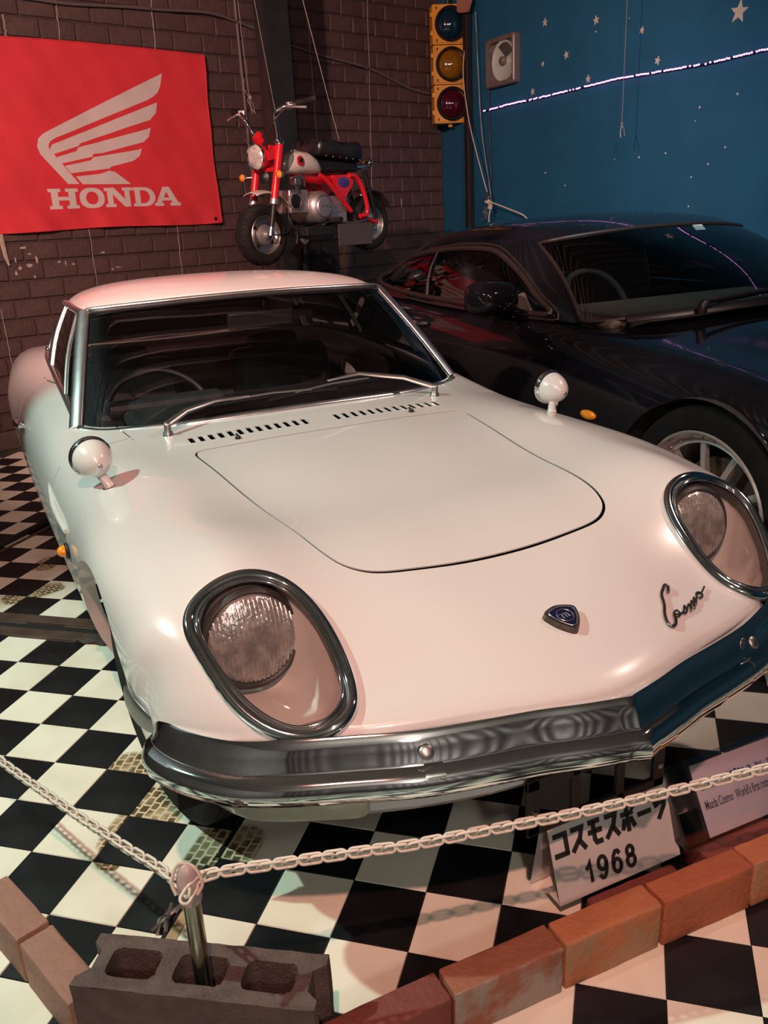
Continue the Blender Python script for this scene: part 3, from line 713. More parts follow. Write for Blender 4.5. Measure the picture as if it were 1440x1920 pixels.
# --- number plate carrier under the bumper
pc = Vector((.0, .072, .280))
b = MB(); W2, H2 = .160, .060
outer = round_poly([(-W2, -H2), (W2, -H2), (W2, H2), (-W2, H2)], .012, 4)
b.box(pc + Vector((0, 0, H2 - .012)), (2 * W2, .010, .026)); b.box(pc + Vector((0, 0, -H2 + .010)), (2 * W2, .010, .022))
for x in (-W2 + .014, -.052, .052, W2 - .014): b.box(pc + Vector((x, 0, 0)), (.028 if abs(x) > .1 else .02, .010, 2 * H2))
plate = b.build('plate_carrier', 'blackpl', car, 0, WO, bevel=.003)
for x in (-W2 + .014, W2 - .014): MB().lathe([(.006, 0), (.006, .004), (.003, .006)], pc + Vector((x, -.005, -.012)) - WO, (0, -1, 0), 12).build('plate_bolt', 'steel', plate, 40)
for x in (-.09, .09): MB().box(pc + Vector((x, .02, .075)), (.02, .012, .07)).build('plate_bracket', 'blackpl', plate, 0, WO)

MT['trimchrome'] = mat('satin_bright_trim', (.88, .89, .90), .24, 1.0, rough2=.34, nscale=30)
MT['rearcarpet'] = mat('red_brown_rear_trim', (.075, .036, .032), .8, base2=(.06, .03, .027), nscale=60)
# --- windscreen, roof, rear window, side windows
WB = [(0, 1.505, .750), (.20, 1.515, .747), (.38, 1.545, .740), (.52, 1.600, .733), (.60, 1.650, .729), (.648, 1.705, .733)]
WT = [(0, 1.958, 1.062), (.18, 1.968, 1.060), (.34, 1.985, 1.055), (.45, 2.010, 1.050), (.505, 2.032, 1.046), (.532, 2.062, 1.042)]
def lerp3(a, b, t): return tuple(a[i] * (1 - t) + b[i] * t for i in range(3))
P = []
for t in (0, .33, .67, 1):
    row = []
    for a, b_ in zip(WB, WT):
        p = lerp3(a, b_, t); bow = .012 * 4 * t * (1 - t); row.append((p[0], p[1] - bow * .5, p[2] + bow * .7))
    P.append(row)
WS = Surf(P, True)
def surf_grid(Sf, nu, nv): 
    u = np.linspace(Sf.U[0], Sf.U[-1], nu); v = np.linspace(Sf.V[0], Sf.V[-1], nv)
    A = np.stack(np.meshgrid(u, v, indexing='ij'), -1).reshape(-1, 2); X = Sf(A[:, 0], A[:, 1]).reshape(nu, nv, 3); return X
X = surf_grid(WS, 16, 48)
def grid_obj(X, name, m, parent, off, smooth=60):
    return MB().grid([[Vector(p) for p in r] for r in X]).build(name, m, parent, smooth, off)
grid_obj(X, 'windscreen', 'ws', car, WO)
edge = [Vector(p) for p in X[0]] + [Vector(p) for p in X[1:-1, -1]] + [Vector(p) for p in X[-1, ::-1]] + [Vector(p) for p in X[-2:0:-1, 0]]
MB().tube([p - WO for p in edge], .010, 8, True).build('windscreen_seal', 'gasket', car, 70)
bot = [Vector(p) + Vector((0, -.012, .001)) for p in X[0]]
MB().tube([p - WO for p in bot], .0095, 10, flat=([Vector((0, -.6, .8))] * len(bot), .7)).build('windscreen_trim', 'trimchrome', car, 70)
top = [Vector(p) + Vector((0, .006, .009)) for p in X[-1]]
MB().tube([p - WO for p in top], .0075, 10).build('windscreen_trim', 'trimchrome', car, 70)
for s, k in ((1, -1), (-1, 0)):
    pl = [Vector(p) + Vector((s * .012, .010, .003)) for p in X[:, k]]
    dirs = [Vector((s * .5, -.45, .6))] * len(pl)
    MB().tube([p - WO for p in pl], [.024] * len(pl), 12, flat=(dirs, .42)).build('pillar_trim', 'trimchrome', car, 70)
ROOF = [[(0, 1.966, 1.070), (.18, 1.976, 1.068), (.34, 1.993, 1.063), (.45, 2.018, 1.057), (.51, 2.042, 1.051), (.540, 2.068, 1.042)],
        [(0, 2.12, 1.100), (.18, 2.125, 1.099), (.34, 2.135, 1.092), (.45, 2.145, 1.081), (.515, 2.15, 1.066), (.545, 2.155, 1.046)],
        [(0, 2.40, 1.120), (.18, 2.40, 1.118), (.34, 2.40, 1.109), (.45, 2.40, 1.094), (.515, 2.40, 1.073), (.546, 2.40, 1.049)],
        [(0, 2.70, 1.112), (.18, 2.70, 1.109), (.34, 2.695, 1.099), (.44, 2.685, 1.083), (.50, 2.67, 1.062), (.532, 2.655, 1.040)],
        [(0, 2.95, 1.080), (.17, 2.945, 1.076), (.32, 2.93, 1.066), (.42, 2.90, 1.051), (.475, 2.87, 1.034), (.507, 2.845, 1.014)],
        [(0, 3.06, 1.052), (.17, 3.05, 1.048), (.31, 3.03, 1.038), (.405, 2.99, 1.024), (.455, 2.955, 1.010), (.49, 2.925, .995)]]
RF = Surf(ROOF, True); XR = surf_grid(RF, 26, 40)
b = MB().grid([[Vector(p) for p in r] for r in XR]); roof = b.build('roof', 'paint', car, 60, WO)
sol = roof.modifiers.new('thick', 'SOLIDIFY'); sol.thickness = .012; sol.offset = -1
MB().grid([[Vector(p) - Vector((0, 0, .03)) for p in r] for r in XR]).build('headlining', 'seat', car, 60, WO)
RB = [(0, 3.385, .805), (.20, 3.375, .806), (.36, 3.32, .809), (.46, 3.24, .813), (.54, 3.12, .818), (.575, 3.03, .822)]
RT = [tuple(p) for p in ROOF[-1]]
P = [[(lambda p, t: (p[0], p[1] + .02 * 4 * t * (1 - t), p[2] + .03 * 4 * t * (1 - t)))(lerp3(a, c, t), t) for a, c in zip(RB, RT)] for t in (0, .33, .67, 1)]
XW = surf_grid(Surf(P, True), 12, 40); grid_obj(XW, 'rear_window', 'ws', car, WO)
edge = [Vector(p) for p in XW[0]] + [Vector(p) for p in XW[1:-1, -1]] + [Vector(p) for p in XW[-1, ::-1]] + [Vector(p) for p in XW[-2:0:-1, 0]]
MB().tube([p - WO for p in edge], .011, 8, True).build('rear_window_trim', 'trimchrome', car, 70)
# side glass between belt line and roof gutter
belt = [(.652, 1.735, .750), (.652, 1.95, .788), (.648, 2.2, .808), (.640, 2.5, .824), (.628, 2.75, .828), (.605, 2.98, .826)]
gut = [(.536, 2.066, 1.036), (.545, 2.18, 1.040), (.546, 2.38, 1.044), (.538, 2.58, 1.040), (.522, 2.74, 1.026), (.494, 2.90, .996)]
for s in (1, -1):
    P = [[(lambda p, t: (s * (p[0] + .012 * 4 * t * (1 - t)), p[1], p[2]))(lerp3(a, c, t), t) for a, c in zip(belt, gut)] for t in (0, .5, 1)]
    XS = surf_grid(Surf(P), 8, 30); 
    sw = grid_obj(XS, 'side_window', 'sideglass', car, WO)
    MB().tube([Vector(p) - WO for p in XS[0]], .012, 8).build('belt_trim', 'trimchrome', sw, 70)
    MB().tube([Vector(p) + Vector((s * .004, 0, .004)) - WO for p in XS[-1]], .012, 8).build('gutter_trim', 'trimchrome', sw, 70)
    for t, r, mname in ((0.0, .012, 'gasket'), (.16, .008, 'trimchrome'), (.60, .010, 'trimchrome'), (.66, .008, 'gasket'), (1.0, .014, 'trimchrome')):
        k = int(round(t * 29)); MB().tube([Vector(p) - WO for p in XS[:, k]], r, 8).build('window_post', mname, sw, 70)
    # door handle and quarter details
    d = dl if s > 0 else dr
    q = sidep([(2.24, .665)], s > 0); X0 = Vector(S(q[:, 0], q[:, 1])[0]); nn = Vector(S.normal(q[:, 0], q[:, 1])[0]) * sg
    hb = MB(); hb.lathe([(.014, 0), (.014, .010), (.008, .016)], X0 - WO, nn, 16)
    hb.tube([X0 + nn * .016 + Vector((0, -.045, 0)) - WO, X0 + nn * .026 + Vector((0, -.02, 0)) - WO, X0 + nn * .027 + Vector((0, .03, .002)) - WO, X0 + nn * .020 + Vector((0, .055, .004)) - WO], [.006, .009, .009, .006], 10)
    hb.build('door_handle', 'chrome', d, 50)
    # fender vent: grey strips painting the shade between slats, lip above, and the amber side repeater
    def sidept(y, z, lift):
        q = sidep([(y, z)], s > 0); return Vector(S(q[:, 0], q[:, 1])[0]) + Vector(S.normal(q[:, 0], q[:, 1])[0]) * sg * lift
    for k in range(9):
        y = 1.215 + k * .0215
        G = [[sidept(y + dy, z, .0015) - WO for dy in (0, .011)] for z in np.linspace(.508, .582 + .0006 * k, 4)]
        MB().grid(G).build('vent_shade_strip', 'ventgrey', car, 0)
    nrm = Vector((s, 0, .15)).normalized()
    MB().tube([sidept(y, z, l) - WO for y, z, l in ((1.19, .588, .002), (1.28, .592, .005), (1.40, .596, .005), (1.50, .612, .001), (1.56, .625, -.004))], [.006, .008, .008, .006, .004], 8).build('vent_lip', 'paint', car, 70)
    q = sidep([(1.165, .545)], s > 0); X0 = Vector(S(q[:, 0], q[:, 1])[0])
    rp = MB().ellipsoid(X0 + nrm * .004 - WO, (.008, .024, .021)).build('side_repeater', 'blackpl', car, 60)
    MB().ellipsoid(X0 + nrm * .012 - WO, (.017, .018, .015)).build('repeater_lens', 'amber', rp, 60)
    # small chrome fuel/aerial nub on the quarter
    c = Vector((s * .615, 2.86, .823)); MB().lathe([(.016, 0), (.014, .008), (.006, .014), (.004, .034), (.0005, .04)], c - WO, (0, 0, 1), 14).build('quarter_nub', 'chrome', car, 50)

# --- cowl details
for s in (1, -1):
    MB().lathe([(.008, 0), (.008, .006), (.005, .010)], Vector((s * .274, 1.306, .727)) - WO, (0, 0, 1), 12).tube([Vector((s * .274, 1.306, .734)) - WO, Vector((s * .274, 1.318, .738)) - WO], .0035, 8).build('washer_nozzle', 'blackpl', car, 50)
wipers = [((-.437, 1.452, .742), (-.375, 1.50, .800), (-.245, 1.527, .790), (-.22, 1.530, .788), (-.48, 1.56, .764)), ((.437, 1.452, .742), (.30, 1.51, .810), (.20, 1.520, .806), (.17, 1.525, .800), (.20, 1.52, .80))]
def ws_pt(x, t, lift=.012):
    v = np.interp(x, np.linspace(-1, 1, 2), [WS.V[0], WS.V[-1]]); u = WS.U[0] + t * (WS.U[-1] - WS.U[0])
    # find v for x
    vs = np.linspace(WS.V[0], WS.V[-1], 120); Xs = WS(np.full(120, u), vs); k = np.argmin(abs(Xs[:, 0] - x))
    p = Vector(Xs[k]); return p + Vector((0, -.7, .75)).normalized() * lift
for s in (1, -1):
    pv = Vector((.437 * s, 1.452, .738))
    wp = MB().lathe([(.017, -.012), (.014, .004), (.010, .008), (.010, .026), (.007, .032), (.0005, .034)], pv - WO, (0, -.2, 1), 16).build('wiper', 'steel', car, 50)
    if s < 0: elbow, tip, b0, b1 = ws_pt(-.27, .10, .02), ws_pt(-.16, .10, .02), ws_pt(-.30, .085), ws_pt(.13, .075)
    else: elbow, tip, b0, b1 = ws_pt(.22, .16, .022), ws_pt(.10, .135, .02), ws_pt(-.10, .06), ws_pt(.34, .12)
    a0 = pv + Vector((0, 0, .026))
    MB().tube([a0 - WO, (a0 * .6 + elbow * .4) + Vector((0, 0, .012)) - WO, elbow - WO, tip - WO], [.012, .0105, .008, .005], 8, flat=([Vector((0, -.6, .8))] * 4, .55)).build('wiper_arm', 'steel', wp, 50)
    MB().tube([b0 - WO, (b0 * .5 + b1 * .5) + Vector((0, -.004, .006)) - WO, b1 - WO], .006, 6).build('wiper_blade', 'blackpl', wp, 50)
    MB().tube([b0 * .8 + b1 * .2 + Vector((0, -.004, .01)) - WO, (b0 * .5 + b1 * .5) + Vector((0, -.006, .015)) - WO, b0 * .2 + b1 * .8 + Vector((0, -.004, .01)) - WO], .004, 6).build('blade_frame', 'steel', wp, 50)
# --- fender mirrors: bullet shells on stalks
for s in (1, -1):
    base = Vector((s * .658, 1.112, .703)); c = Vector((s * .683, 1.150, .772)); ax = Vector((s * -.05 + .10, -1, -.12)).normalized()
    mr = MB().lathe([(.047, -.018), (.0485, -.006), (.047, .006), (.041, .024), (.030, .042), (.016, .055), (.006, .060), (.0005, .0605)], c - WO, ax, 32, False).build('fender_mirror', 'paint', car, 50)
    MB().lathe([(.0475, -.022), (.052, -.020), (.052, -.008), (.0485, -.003)], c - WO, ax, 32, False).build('mirror_rim', 'chrome', mr, 50)
    MB().lathe([(.049, -.019), (.0005, -.0185)], c - WO, ax, 28, False).build('mirror_glass', 'chrome', mr, 50)
    MB().lathe([(.0055, .056), (.0055, .062), (.003, .064)], c - WO, ax, 10).build('mirror_screw', 'steel', mr, 50)
    MB().tube([base - WO + Vector((0, 0, -.008)), base - WO + Vector((0, .003, .004)), (base + c) / 2 - WO + Vector((0, 0, -.004)), c + ax * .022 + Vector((0, 0, -.038)) - WO], [.0165, .014, .0105, .012], 14).build('mirror_stalk', 'paint', mr, 60)
    MB().lathe([(.020, -.012), (.0195, .001), (.014, .004)], base - WO, (s * .25, 0, 1), 20).build('mirror_gasket', 'gasket', mr, 50)
# --- shield emblem and script on the nose
q = plan([(0, .181)]); X0 = Vector(S(q[:, 0], q[:, 1])[0]); nrm = Vector(S.normal(q[:, 0], q[:, 1])[0]) * sg
ey = Vector((1, 0, 0)); ez = nrm.cross(ey); ez.normalize()
if ez.z < 0: ez = -ez
ax = (Vector((0, -.45, 1))).normalized(); ez = (ez).normalized()
def emb(x, y, h, tilt=.35): return X0 + ey * x + ez * y + nrm * (h + tilt * (.0 - y) * .0) - WO
sh = [(p.x, p.y) for p in bez([(0, .036, 0), (.022, .031, 0), (.036, .022, 0), (.034, .006, 0), (.022, -.018, 0), (0, -.038, 0), (-.022, -.018, 0), (-.034, .006, 0), (-.036, .022, 0), (-.022, .031, 0)], 60, True)]
MT['emblem'] = mat('tarnished_emblem_metal', (.16, .13, .12), .35, .9, base2=(.10, .085, .08), nscale=60)
MT['navy'] = mat('navy_enamel', (.006, .008, .035), .15, base2=(.008, .010, .045), nscale=40, coat=1)
MT['silver'] = mat('silver_line', (.35, .36, .40), .3, .8, base2=(.3, .3, .34), nscale=40)
em = MB().prism(sh, lambda x, y: emb(x, y, -.006), lambda x, y: emb(x * .93, y * .93, .012)).build('emblem', 'emblem', car, 30)
MB().prism(sh, lambda x, y: emb(x * .72, y * .72, .010), lambda x, y: emb(x * .72, y * .72, .0135)).build('emblem_face', 'navy', em, 0)
b = MB().tube([emb(x * .74, y * .74, .0138) for x, y in sh], .0011, 5, True)
b.tube([emb(.0165 * math.cos(a), .002 + .0165 * math.sin(a), .0138) for a in np.linspace(0, 6.283, 25)[:-1]], .0009, 5, True)
for st in ([(-.0155, .006), (-.006, .006), (-.006, -.006)], [(-.006, .004), (-.001, .007), (.001, .004), (.001, -.005)], [(.001, .004), (.005, .007), (.007, .004), (.007, -.003), (.0155, -.003)]):
    b.tube([emb(x, y, .0138) for x, y in st], .0012, 5)
b.build('emblem_letter', 'silver', em, 40)
script = [(.264, .195), (.276, .209), (.272, .214), (.258, .204), (.242, .190), (.226, .165), (.207, .143), (.195, .124), (.192, .111), (.200, .110), (.212, .117), (.224, .132), (.230, .142), (.243, .147), (.240, .136), (.230, .131), (.226, .138), (.238, .136), (.256, .143), (.271, .157), (.264, .142), (.252, .137), (.262, .141), (.285, .160), (.279, .146), (.276, .143), (.300, .168), (.292, .150), (.290, .149), (.314, .176), (.306, .160), (.304, .158), (.322, .176), (.334, .188), (.345, .186), (.338, .176), (.326, .174), (.330, .184), (.346, .187), (.368, .201)]
q = plan(script, (U[1], U[5], .1, .5)); A = S(q[:, 0], q[:, 1]); An = S.normal(q[:, 0], q[:, 1]) * sg
sp = bez([Vector(a) + Vector(n) * .005 for a, n in zip(A, An)], 240)
MT['script'] = mat('dark_chrome_script', (.26, .23, .22), .25, 1.0, base2=(.2, .18, .17), nscale=50)
MB().tube([p - WO for p in sp], [.0032 if i < 70 else .0021 for i in range(len(sp))], 7).build('name_script', 'script', car, 60)

# --- wheels
def wheel_parts(parent, c, side, Rt, wd, rim_r, off):
    c = Vector(c); ax = side; h = wd / 2
    prof = [(rim_r, -h * .82), (rim_r + .01, -h * .95), (Rt * .9, -h), (Rt - .012, -h * .88), (Rt, -h * .72)]
    nt_ = 5
    for k in range(nt_):
        x0 = -h * .72 + 1.44 * h * k / nt_; x1 = -h * .72 + 1.44 * h * (k + 1) / nt_
        prof += [(Rt, x0 + .002), (Rt, x1 - .004), (Rt - .007, x1 - .0035), (Rt - .007, x1 - .0005)]
    prof += [(Rt, h * .72), (Rt - .012, h * .88), (Rt * .9, h), (rim_r + .01, h * .95), (rim_r, h * .82)]
    ty = MB().lathe(prof, c - off, ax, 60, False).build('tyre', 'rubber', parent, 30)
    return ty
MT['hub'] = mat('silver_wheel_paint', (.62, .60, .52), .4, .4, base2=(.5, .48, .4), nscale=20)
for s in (1, -1):
    for y in (.785, 2.985):
        c = Vector((s * (.600 if y < 1 else .62), y, .308))
        sa = math.radians(9 if y < 1 else 0); wax = Vector((s * math.cos(sa), s * math.sin(sa), 0)); ty = wheel_parts(car, c, wax, .308, .155, .178, WO)
        MB().lathe([(.178, .072), (.186, .083), (.181, .080), (.172, .062), (.155, .035), (.135, .045), (.125, .052), (.06, .060), (.0005, .062)], c - WO, wax, 40, False).build('wheel_rim', 'hub', ty, 40)
        MB().lathe([(.105, .052), (.104, .066), (.08, .080), (.04, .088), (.0005, .090)], c - WO, wax, 32, False).build('hub_cap', 'chrome', ty, 40)
        MB().lathe([(.178, -.06), (.1, -.05), (.0005, -.05)], c - WO, wax, 30, False).build('brake_backplate', 'cavity', ty, 40)

# --- interior
MB().box((0, 1.78, .715), (1.0, .36, .05)).box((0, 1.93, .66), (1.14, .08, .14)).box((-.34, 1.92, .735), (.40, .10, .05)).build('dashboard', 'seat', car, 0, WO, bevel=.02)
sw_c = Vector((-.34, 2.05, .655)); sax = Vector((0, -.85, .53)).normalized(); e1 = Vector((1, 0, 0)); e2 = sax.cross(e1)
stw = MB().tube([sw_c + (e1 * math.cos(a) + e2 * math.sin(a)) * .19 - WO for a in np.linspace(0, 6.283, 49)[:-1]], .0115, 10, True).build('steering_wheel', 'blackpl', car, 60)
b = MB()
for a in (-.1, 2.2, 4.1): b.tube([sw_c + sax * -.02 - WO, sw_c + (e1 * math.cos(a) + e2 * math.sin(a)) * .185 - WO], .006, 6)
b.lathe([(.035, -.03), (.035, .0), (.02, .008)], sw_c - WO, sax * -1, 20); b.build('wheel_spokes', 'blackpl', stw, 50)
for x in (-.34, .34):
    st = MB().box((x, 2.38, .42), (.46, .48, .16)).build('seat', 'seat', car, 40, WO, bevel=.05)
    MB().box((x, 2.68, .58), (.46, .13, .42), (-.34, 0, 0)).build('seat_back', 'seat', st, 40, WO, bevel=.05)
    MB().box((x, 2.80, .79), (.24, .08, .09), (-.2, 0, 0)).build('head_restraint', 'seat', st, 40, WO, bevel=.035)
MB().box((0, 3.16, .74), (1.0, .44, .05)).build('parcel_shelf', 'rearcarpet', car, 0, WO, bevel=.01)
MB().box((0, 2.30, .28), (1.2, 1.4, .05)).build('cabin_floor', 'carpet', car, 0, WO)
MT['mirrorgrey'] = mat('grey_mirror_back', (.05, .05, .052), .4, base2=(.06, .06, .062), nscale=30)
mrr = MB().box((.055, 2.045, .972), (.245, .024, .062), (.2, 0, .02)).build('rear_view_mirror', 'mirrorgrey', car, 40, WO, bevel=.008)
MB().tube([Vector((.07, 2.03, 1.05)) - WO, Vector((.075, 2.05, 1.01)) - WO], .005, 8).build('mirror_arm', 'steel', mrr, 50)
MB().prism([(0, -.02), (.085, -.02), (.09, .02), (0, .02)], lambda a, b_: Vector((.19 + a * .9, 2.055 + a * .2, .985 + b_)) - WO, lambda a, b_: Vector((.19 + a * .9, 2.06 + a * .2, .985 + b_)) - WO).build('sun_visor_tag', 'seat', mrr, 0)
# --- tail
for s in (1, -1):
    for z, m in ((.60, 'redlens'), (.50, 'redlens')):
        MB().ellipsoid(Vector((s * .50, 4.118 + (.012 if z < .55 else -.008), z)) - WO, (.10, .022, .032)).build('tail_lamp', m, car, 60)
rb = [(p.x, p.y) for p in bez([(x, y, 0) for x, y in ((-.66, 4.0), (-.62, 4.10), (-.45, 4.15), (0, 4.165), (.45, 4.15), (.62, 4.10), (.66, 4.0))], 40)]
MB().tube([Vector((x, y, .55)) - WO for x, y in rb], .022, 12, flat=([Vector((0, 0, 1))] * len(rb), .8)).build('rear_bumper', 'chrome', car, 60)
# ================================================================== black grand-touring coupe beside it
CX = 2.0; BO = Vector((CX, 2.35, 0))
bcar = thing('grand_tourer', 'glossy black modern coupe with spoked alloy wheels beside the white car', 'car', BO)
BLK = [
 [(0,.02,.33),(.3,.05,.33),(.5,.11,.33),(.64,.21,.33),(.74,.33,.33),(.82,.45,.33),(.845,.52,.32),(.845,.55,.30),(.825,.56,.25),(.785,.57,.2)],
 [(0,-.03,.50),(.3,0,.50),(.5,.06,.50),(.65,.16,.50),(.76,.30,.50),(.845,.45,.48),(.868,.52,.44),(.868,.55,.38),(.84,.56,.27),(.79,.57,.2)],
 [(0,.08,.61),(.3,.10,.61),(.5,.16,.605),(.66,.25,.595),(.77,.37,.575),(.85,.50,.54),(.88,.56,.48),(.88,.58,.4),(.85,.585,.28),(.80,.59,.2)],
 [(0,.40,.70),(.3,.41,.70),(.53,.44,.69),(.69,.5,.695),(.79,.57,.68),(.865,.63,.62),(.895,.66,.53),(.895,.67,.43),(.86,.67,.28),(.805,.67,.2)],
 [(0,.95,.80),(.3,.95,.795),(.53,.95,.775),(.69,.95,.775),(.79,.95,.755),(.88,.95,.69),(.915,.95,.58),(.915,.95,.45),(.875,.95,.28),(.81,.95,.2)],
 [(0,1.35,.865),(.3,1.35,.855),(.55,1.35,.83),(.70,1.35,.815),(.80,1.35,.79),(.882,1.35,.72),(.912,1.35,.60),(.91,1.35,.45),(.875,1.35,.28),(.82,1.35,.2)],
 [(0,1.8,.89),(.3,1.8,.88),(.57,1.8,.868),(.72,1.8,.855),(.82,1.8,.83),(.89,1.8,.75),(.913,1.8,.62),(.91,1.8,.45),(.875,1.8,.28),(.82,1.8,.2)],
 [(0,2.4,.90),(.3,2.4,.895),(.57,2.4,.89),(.73,2.4,.88),(.835,2.4,.858),(.898,2.4,.77),(.918,2.4,.64),(.912,2.4,.46),(.875,2.4,.28),(.82,2.4,.2)],
 [(0,3.0,.905),(.3,3.0,.90),(.57,3.0,.895),(.73,3.0,.888),(.835,3.0,.868),(.90,3.0,.78),(.92,3.0,.65),(.914,3.0,.47),(.875,3.0,.28),(.82,3.0,.2)],
 [(0,3.54,.92),(.3,3.54,.92),(.56,3.54,.915),(.70,3.54,.905),(.80,3.54,.88),(.885,3.54,.80),(.92,3.54,.66),(.917,3.54,.48),(.88,3.54,.30),(.82,3.54,.22)],
 [(0,4.2,.90),(.3,4.2,.90),(.53,4.2,.89),(.65,4.2,.875),(.74,4.2,.845),(.81,4.2,.76),(.85,4.2,.63),(.85,4.2,.49),(.82,4.2,.35),(.77,4.2,.26)],
 [(0,4.62,.81),(.28,4.61,.81),(.48,4.58,.80),(.58,4.55,.79),(.65,4.52,.765),(.72,4.48,.70),(.76,4.46,.60),(.76,4.45,.49),(.74,4.44,.38),(.70,4.43,.30)],
 [(0,4.76,.62),(.28,4.75,.62),(.46,4.71,.62),(.55,4.67,.62),(.61,4.63,.61),(.66,4.58,.58),(.69,4.55,.54),(.69,4.53,.48),(.67,4.52,.40),(.64,4.51,.33)],
 [(0,4.72,.38),(.28,4.71,.38),(.45,4.67,.38),(.53,4.63,.38),(.58,4.6,.38),(.62,4.56,.38),(.64,4.54,.38),(.64,4.52,.37),(.63,4.51,.35),(.61,4.5,.33)],
]
P = np.array(BLK); P[..., 0] += CX
SB = Surf(P, True, CX)
sgb = 1.0 if SB.normal([SB.U[6]], [0.0])[0][2] > 0 else -1.0
VB = SB.V[-1]
def b_side(pts, left): return SB.inv(pts, [1, 2], (SB.U[2], SB.U[-3], VB - .75, VB) if left else (SB.U[2], SB.U[-3], -VB, -VB + .75))
def b_arch(cy, cz, r, left):
    q = b_side([(cy + r * math.cos(a), max(cz + r * math.sin(a), .235)) for a in np.linspace(-.3, math.pi + .3, 40)], left); s = 1 if left else -1
    return np.concatenate([q, np.array([[q[-1][0], s * (VB + .03)], [q[0][0], s * (VB + .03)]])])
def b_plan(pts): return SB.inv(pts, [0, 1], (SB.U[0], SB.U[-3], -VB + .5, VB - .5))
bcab = [(0, 1.55), (.3, 1.565), (.52, 1.62), (.65, 1.71), (.72, 1.85), (.765, 2.2), (.775, 2.6), (.76, 3.3), (.68, 3.8), (.45, 4.08), (0, 4.15)]
bc = bcab + [(-x, y) for x, y in bcab[-2:0:-1]]
bcab_c = b_plan([(CX + p.x, p.y) for p in bez([(x, y, 0) for x, y in bc], 100, True)])
bd_yz = [(p.x, p.y) for p in bez([(a, b, 0) for a, b in round_poly([(1.70, .845), (1.64, .62), (1.66, .28), (2.80, .28), (2.97, .5), (2.95, .75), (2.93, .868)], [.01, .1, .08, .1, .15, .1, .01], 7)], 110, True)]
bl_ = []
for left in (True, False): q = b_side(bd_yz, left); bl_ += [offset_loop(q, .002), offset_loop(q, -.002)]
bhood = [(0, .16), (.3, .18), (.50, .25), (.60, .36), (.66, .7), (.70, 1.2), (.70, 1.52), (.60, 1.57), (.3, 1.50), (0, 1.48)]
bh = b_plan([(CX + p.x, p.y) for p in bez([(x, y, 0) for x, y in bhood + [(-x, y) for x, y in bhood[-2:0:-1]]], 120, True)])
Lb = [offset_loop(bh, .002), offset_loop(bh, -.002), b_arch(.95, .335, .375, True), b_arch(.95, .335, .375, False), b_arch(3.54, .335, .37, True), b_arch(3.54, .335, .37, False), bcab_c] + bl_
Qb, Tb, rb_ = cut_surface(SB, Lb, .04)
panel('body_shell', SB, Qb, Tb[rb_ == -1], 'black_paint', bcar, BO, sign=sgb, rim=.012)
panel('bonnet', SB, Qb, Tb[rb_ == 1], 'black_paint', bcar, BO, sign=sgb)
bdl = panel('door', SB, Qb, Tb[rb_ == 8], 'black_paint', bcar, BO, sign=sgb); bdr = panel('door', SB, Qb, Tb[rb_ == 10], 'black_paint', bcar, BO, sign=sgb)
for left, s in ((True, 1), (False, -1)):
    for cy in (.95, 3.54):
        G = []
        for a in np.linspace(-.25, math.pi + .25, 26):
            y, z = cy + .378 * math.cos(a), max(.335 + .378 * math.sin(a), .22)
            G.append([Vector((CX + s * x, y, z)) - BO for x in (.90, .60)])
        b = MB().grid(G); b.prism([(cy - .37, .17), (cy + .37, .17), (cy + .37, .71), (cy - .37, .71)], lambda y, z: Vector((CX + s * .6, y, z)) - BO, lambda y, z: Vector((CX + s * .59, y, z)) - BO)
        b.build('wheel_housing', 'cavity', bcar, 60)
        q = b_side([(cy + .377 * math.cos(a), .335 + .377 * math.sin(a)) for a in np.linspace(0, math.pi, 30)], left)
        MB().tube([Vector(p) + Vector((s * .002, 0, 0)) - BO for p in SB(q[:, 0], q[:, 1])], .006, 8).build('arch_edge', 'black_paint', bcar, 70)
MB().box((CX, 2.3, .22), (1.5, 3.0, .04)).build('floor_pan', 'cavity', bcar, 0, BO)
# greenhouse
BWB = [(0, 1.50, .905), (.28, 1.515, .901), (.48, 1.565, .891), (.61, 1.635, .880), (.68, 1.70, .872), (.715, 1.775, .868)]
BWT = [(0, 2.06, 1.200), (.22, 2.07, 1.197), (.40, 2.105, 1.186), (.51, 2.15, 1.174), (.56, 2.19, 1.165), (.585, 2.25, 1.153)]
P = []
for t in (0, .33, .67, 1):
    P.append([(CX + p[0], p[1] - .02 * 4 * t * (1 - t), p[2] + .018 * 4 * t * (1 - t)) for p in (lerp3(a, c, t) for a, c in zip(BWB, BWT))])
MT['bws'] = glass('dark_car_windscreen', (.72, .78, .80), .012, 1.52)
WSB = Surf(P, True, CX); XB = surf_grid(WSB, 16, 44); grid_obj(XB, 'windscreen', 'bws', bcar, BO)
MT['brownseal'] = mat('matt_brown_black_seal', (.016, .011, .0105), .45, base2=(.021, .015, .014), nscale=30)
edge = [Vector(p) for p in XB[0]] + [Vector(p) for p in XB[1:-1, -1]] + [Vector(p) for p in XB[-1, ::-1]] + [Vector(p) for p in XB[-2:0:-1, 0]]
MB().tube([p - BO for p in edge], .009, 8, True).build('windscreen_seal', 'brownseal', bcar, 70)
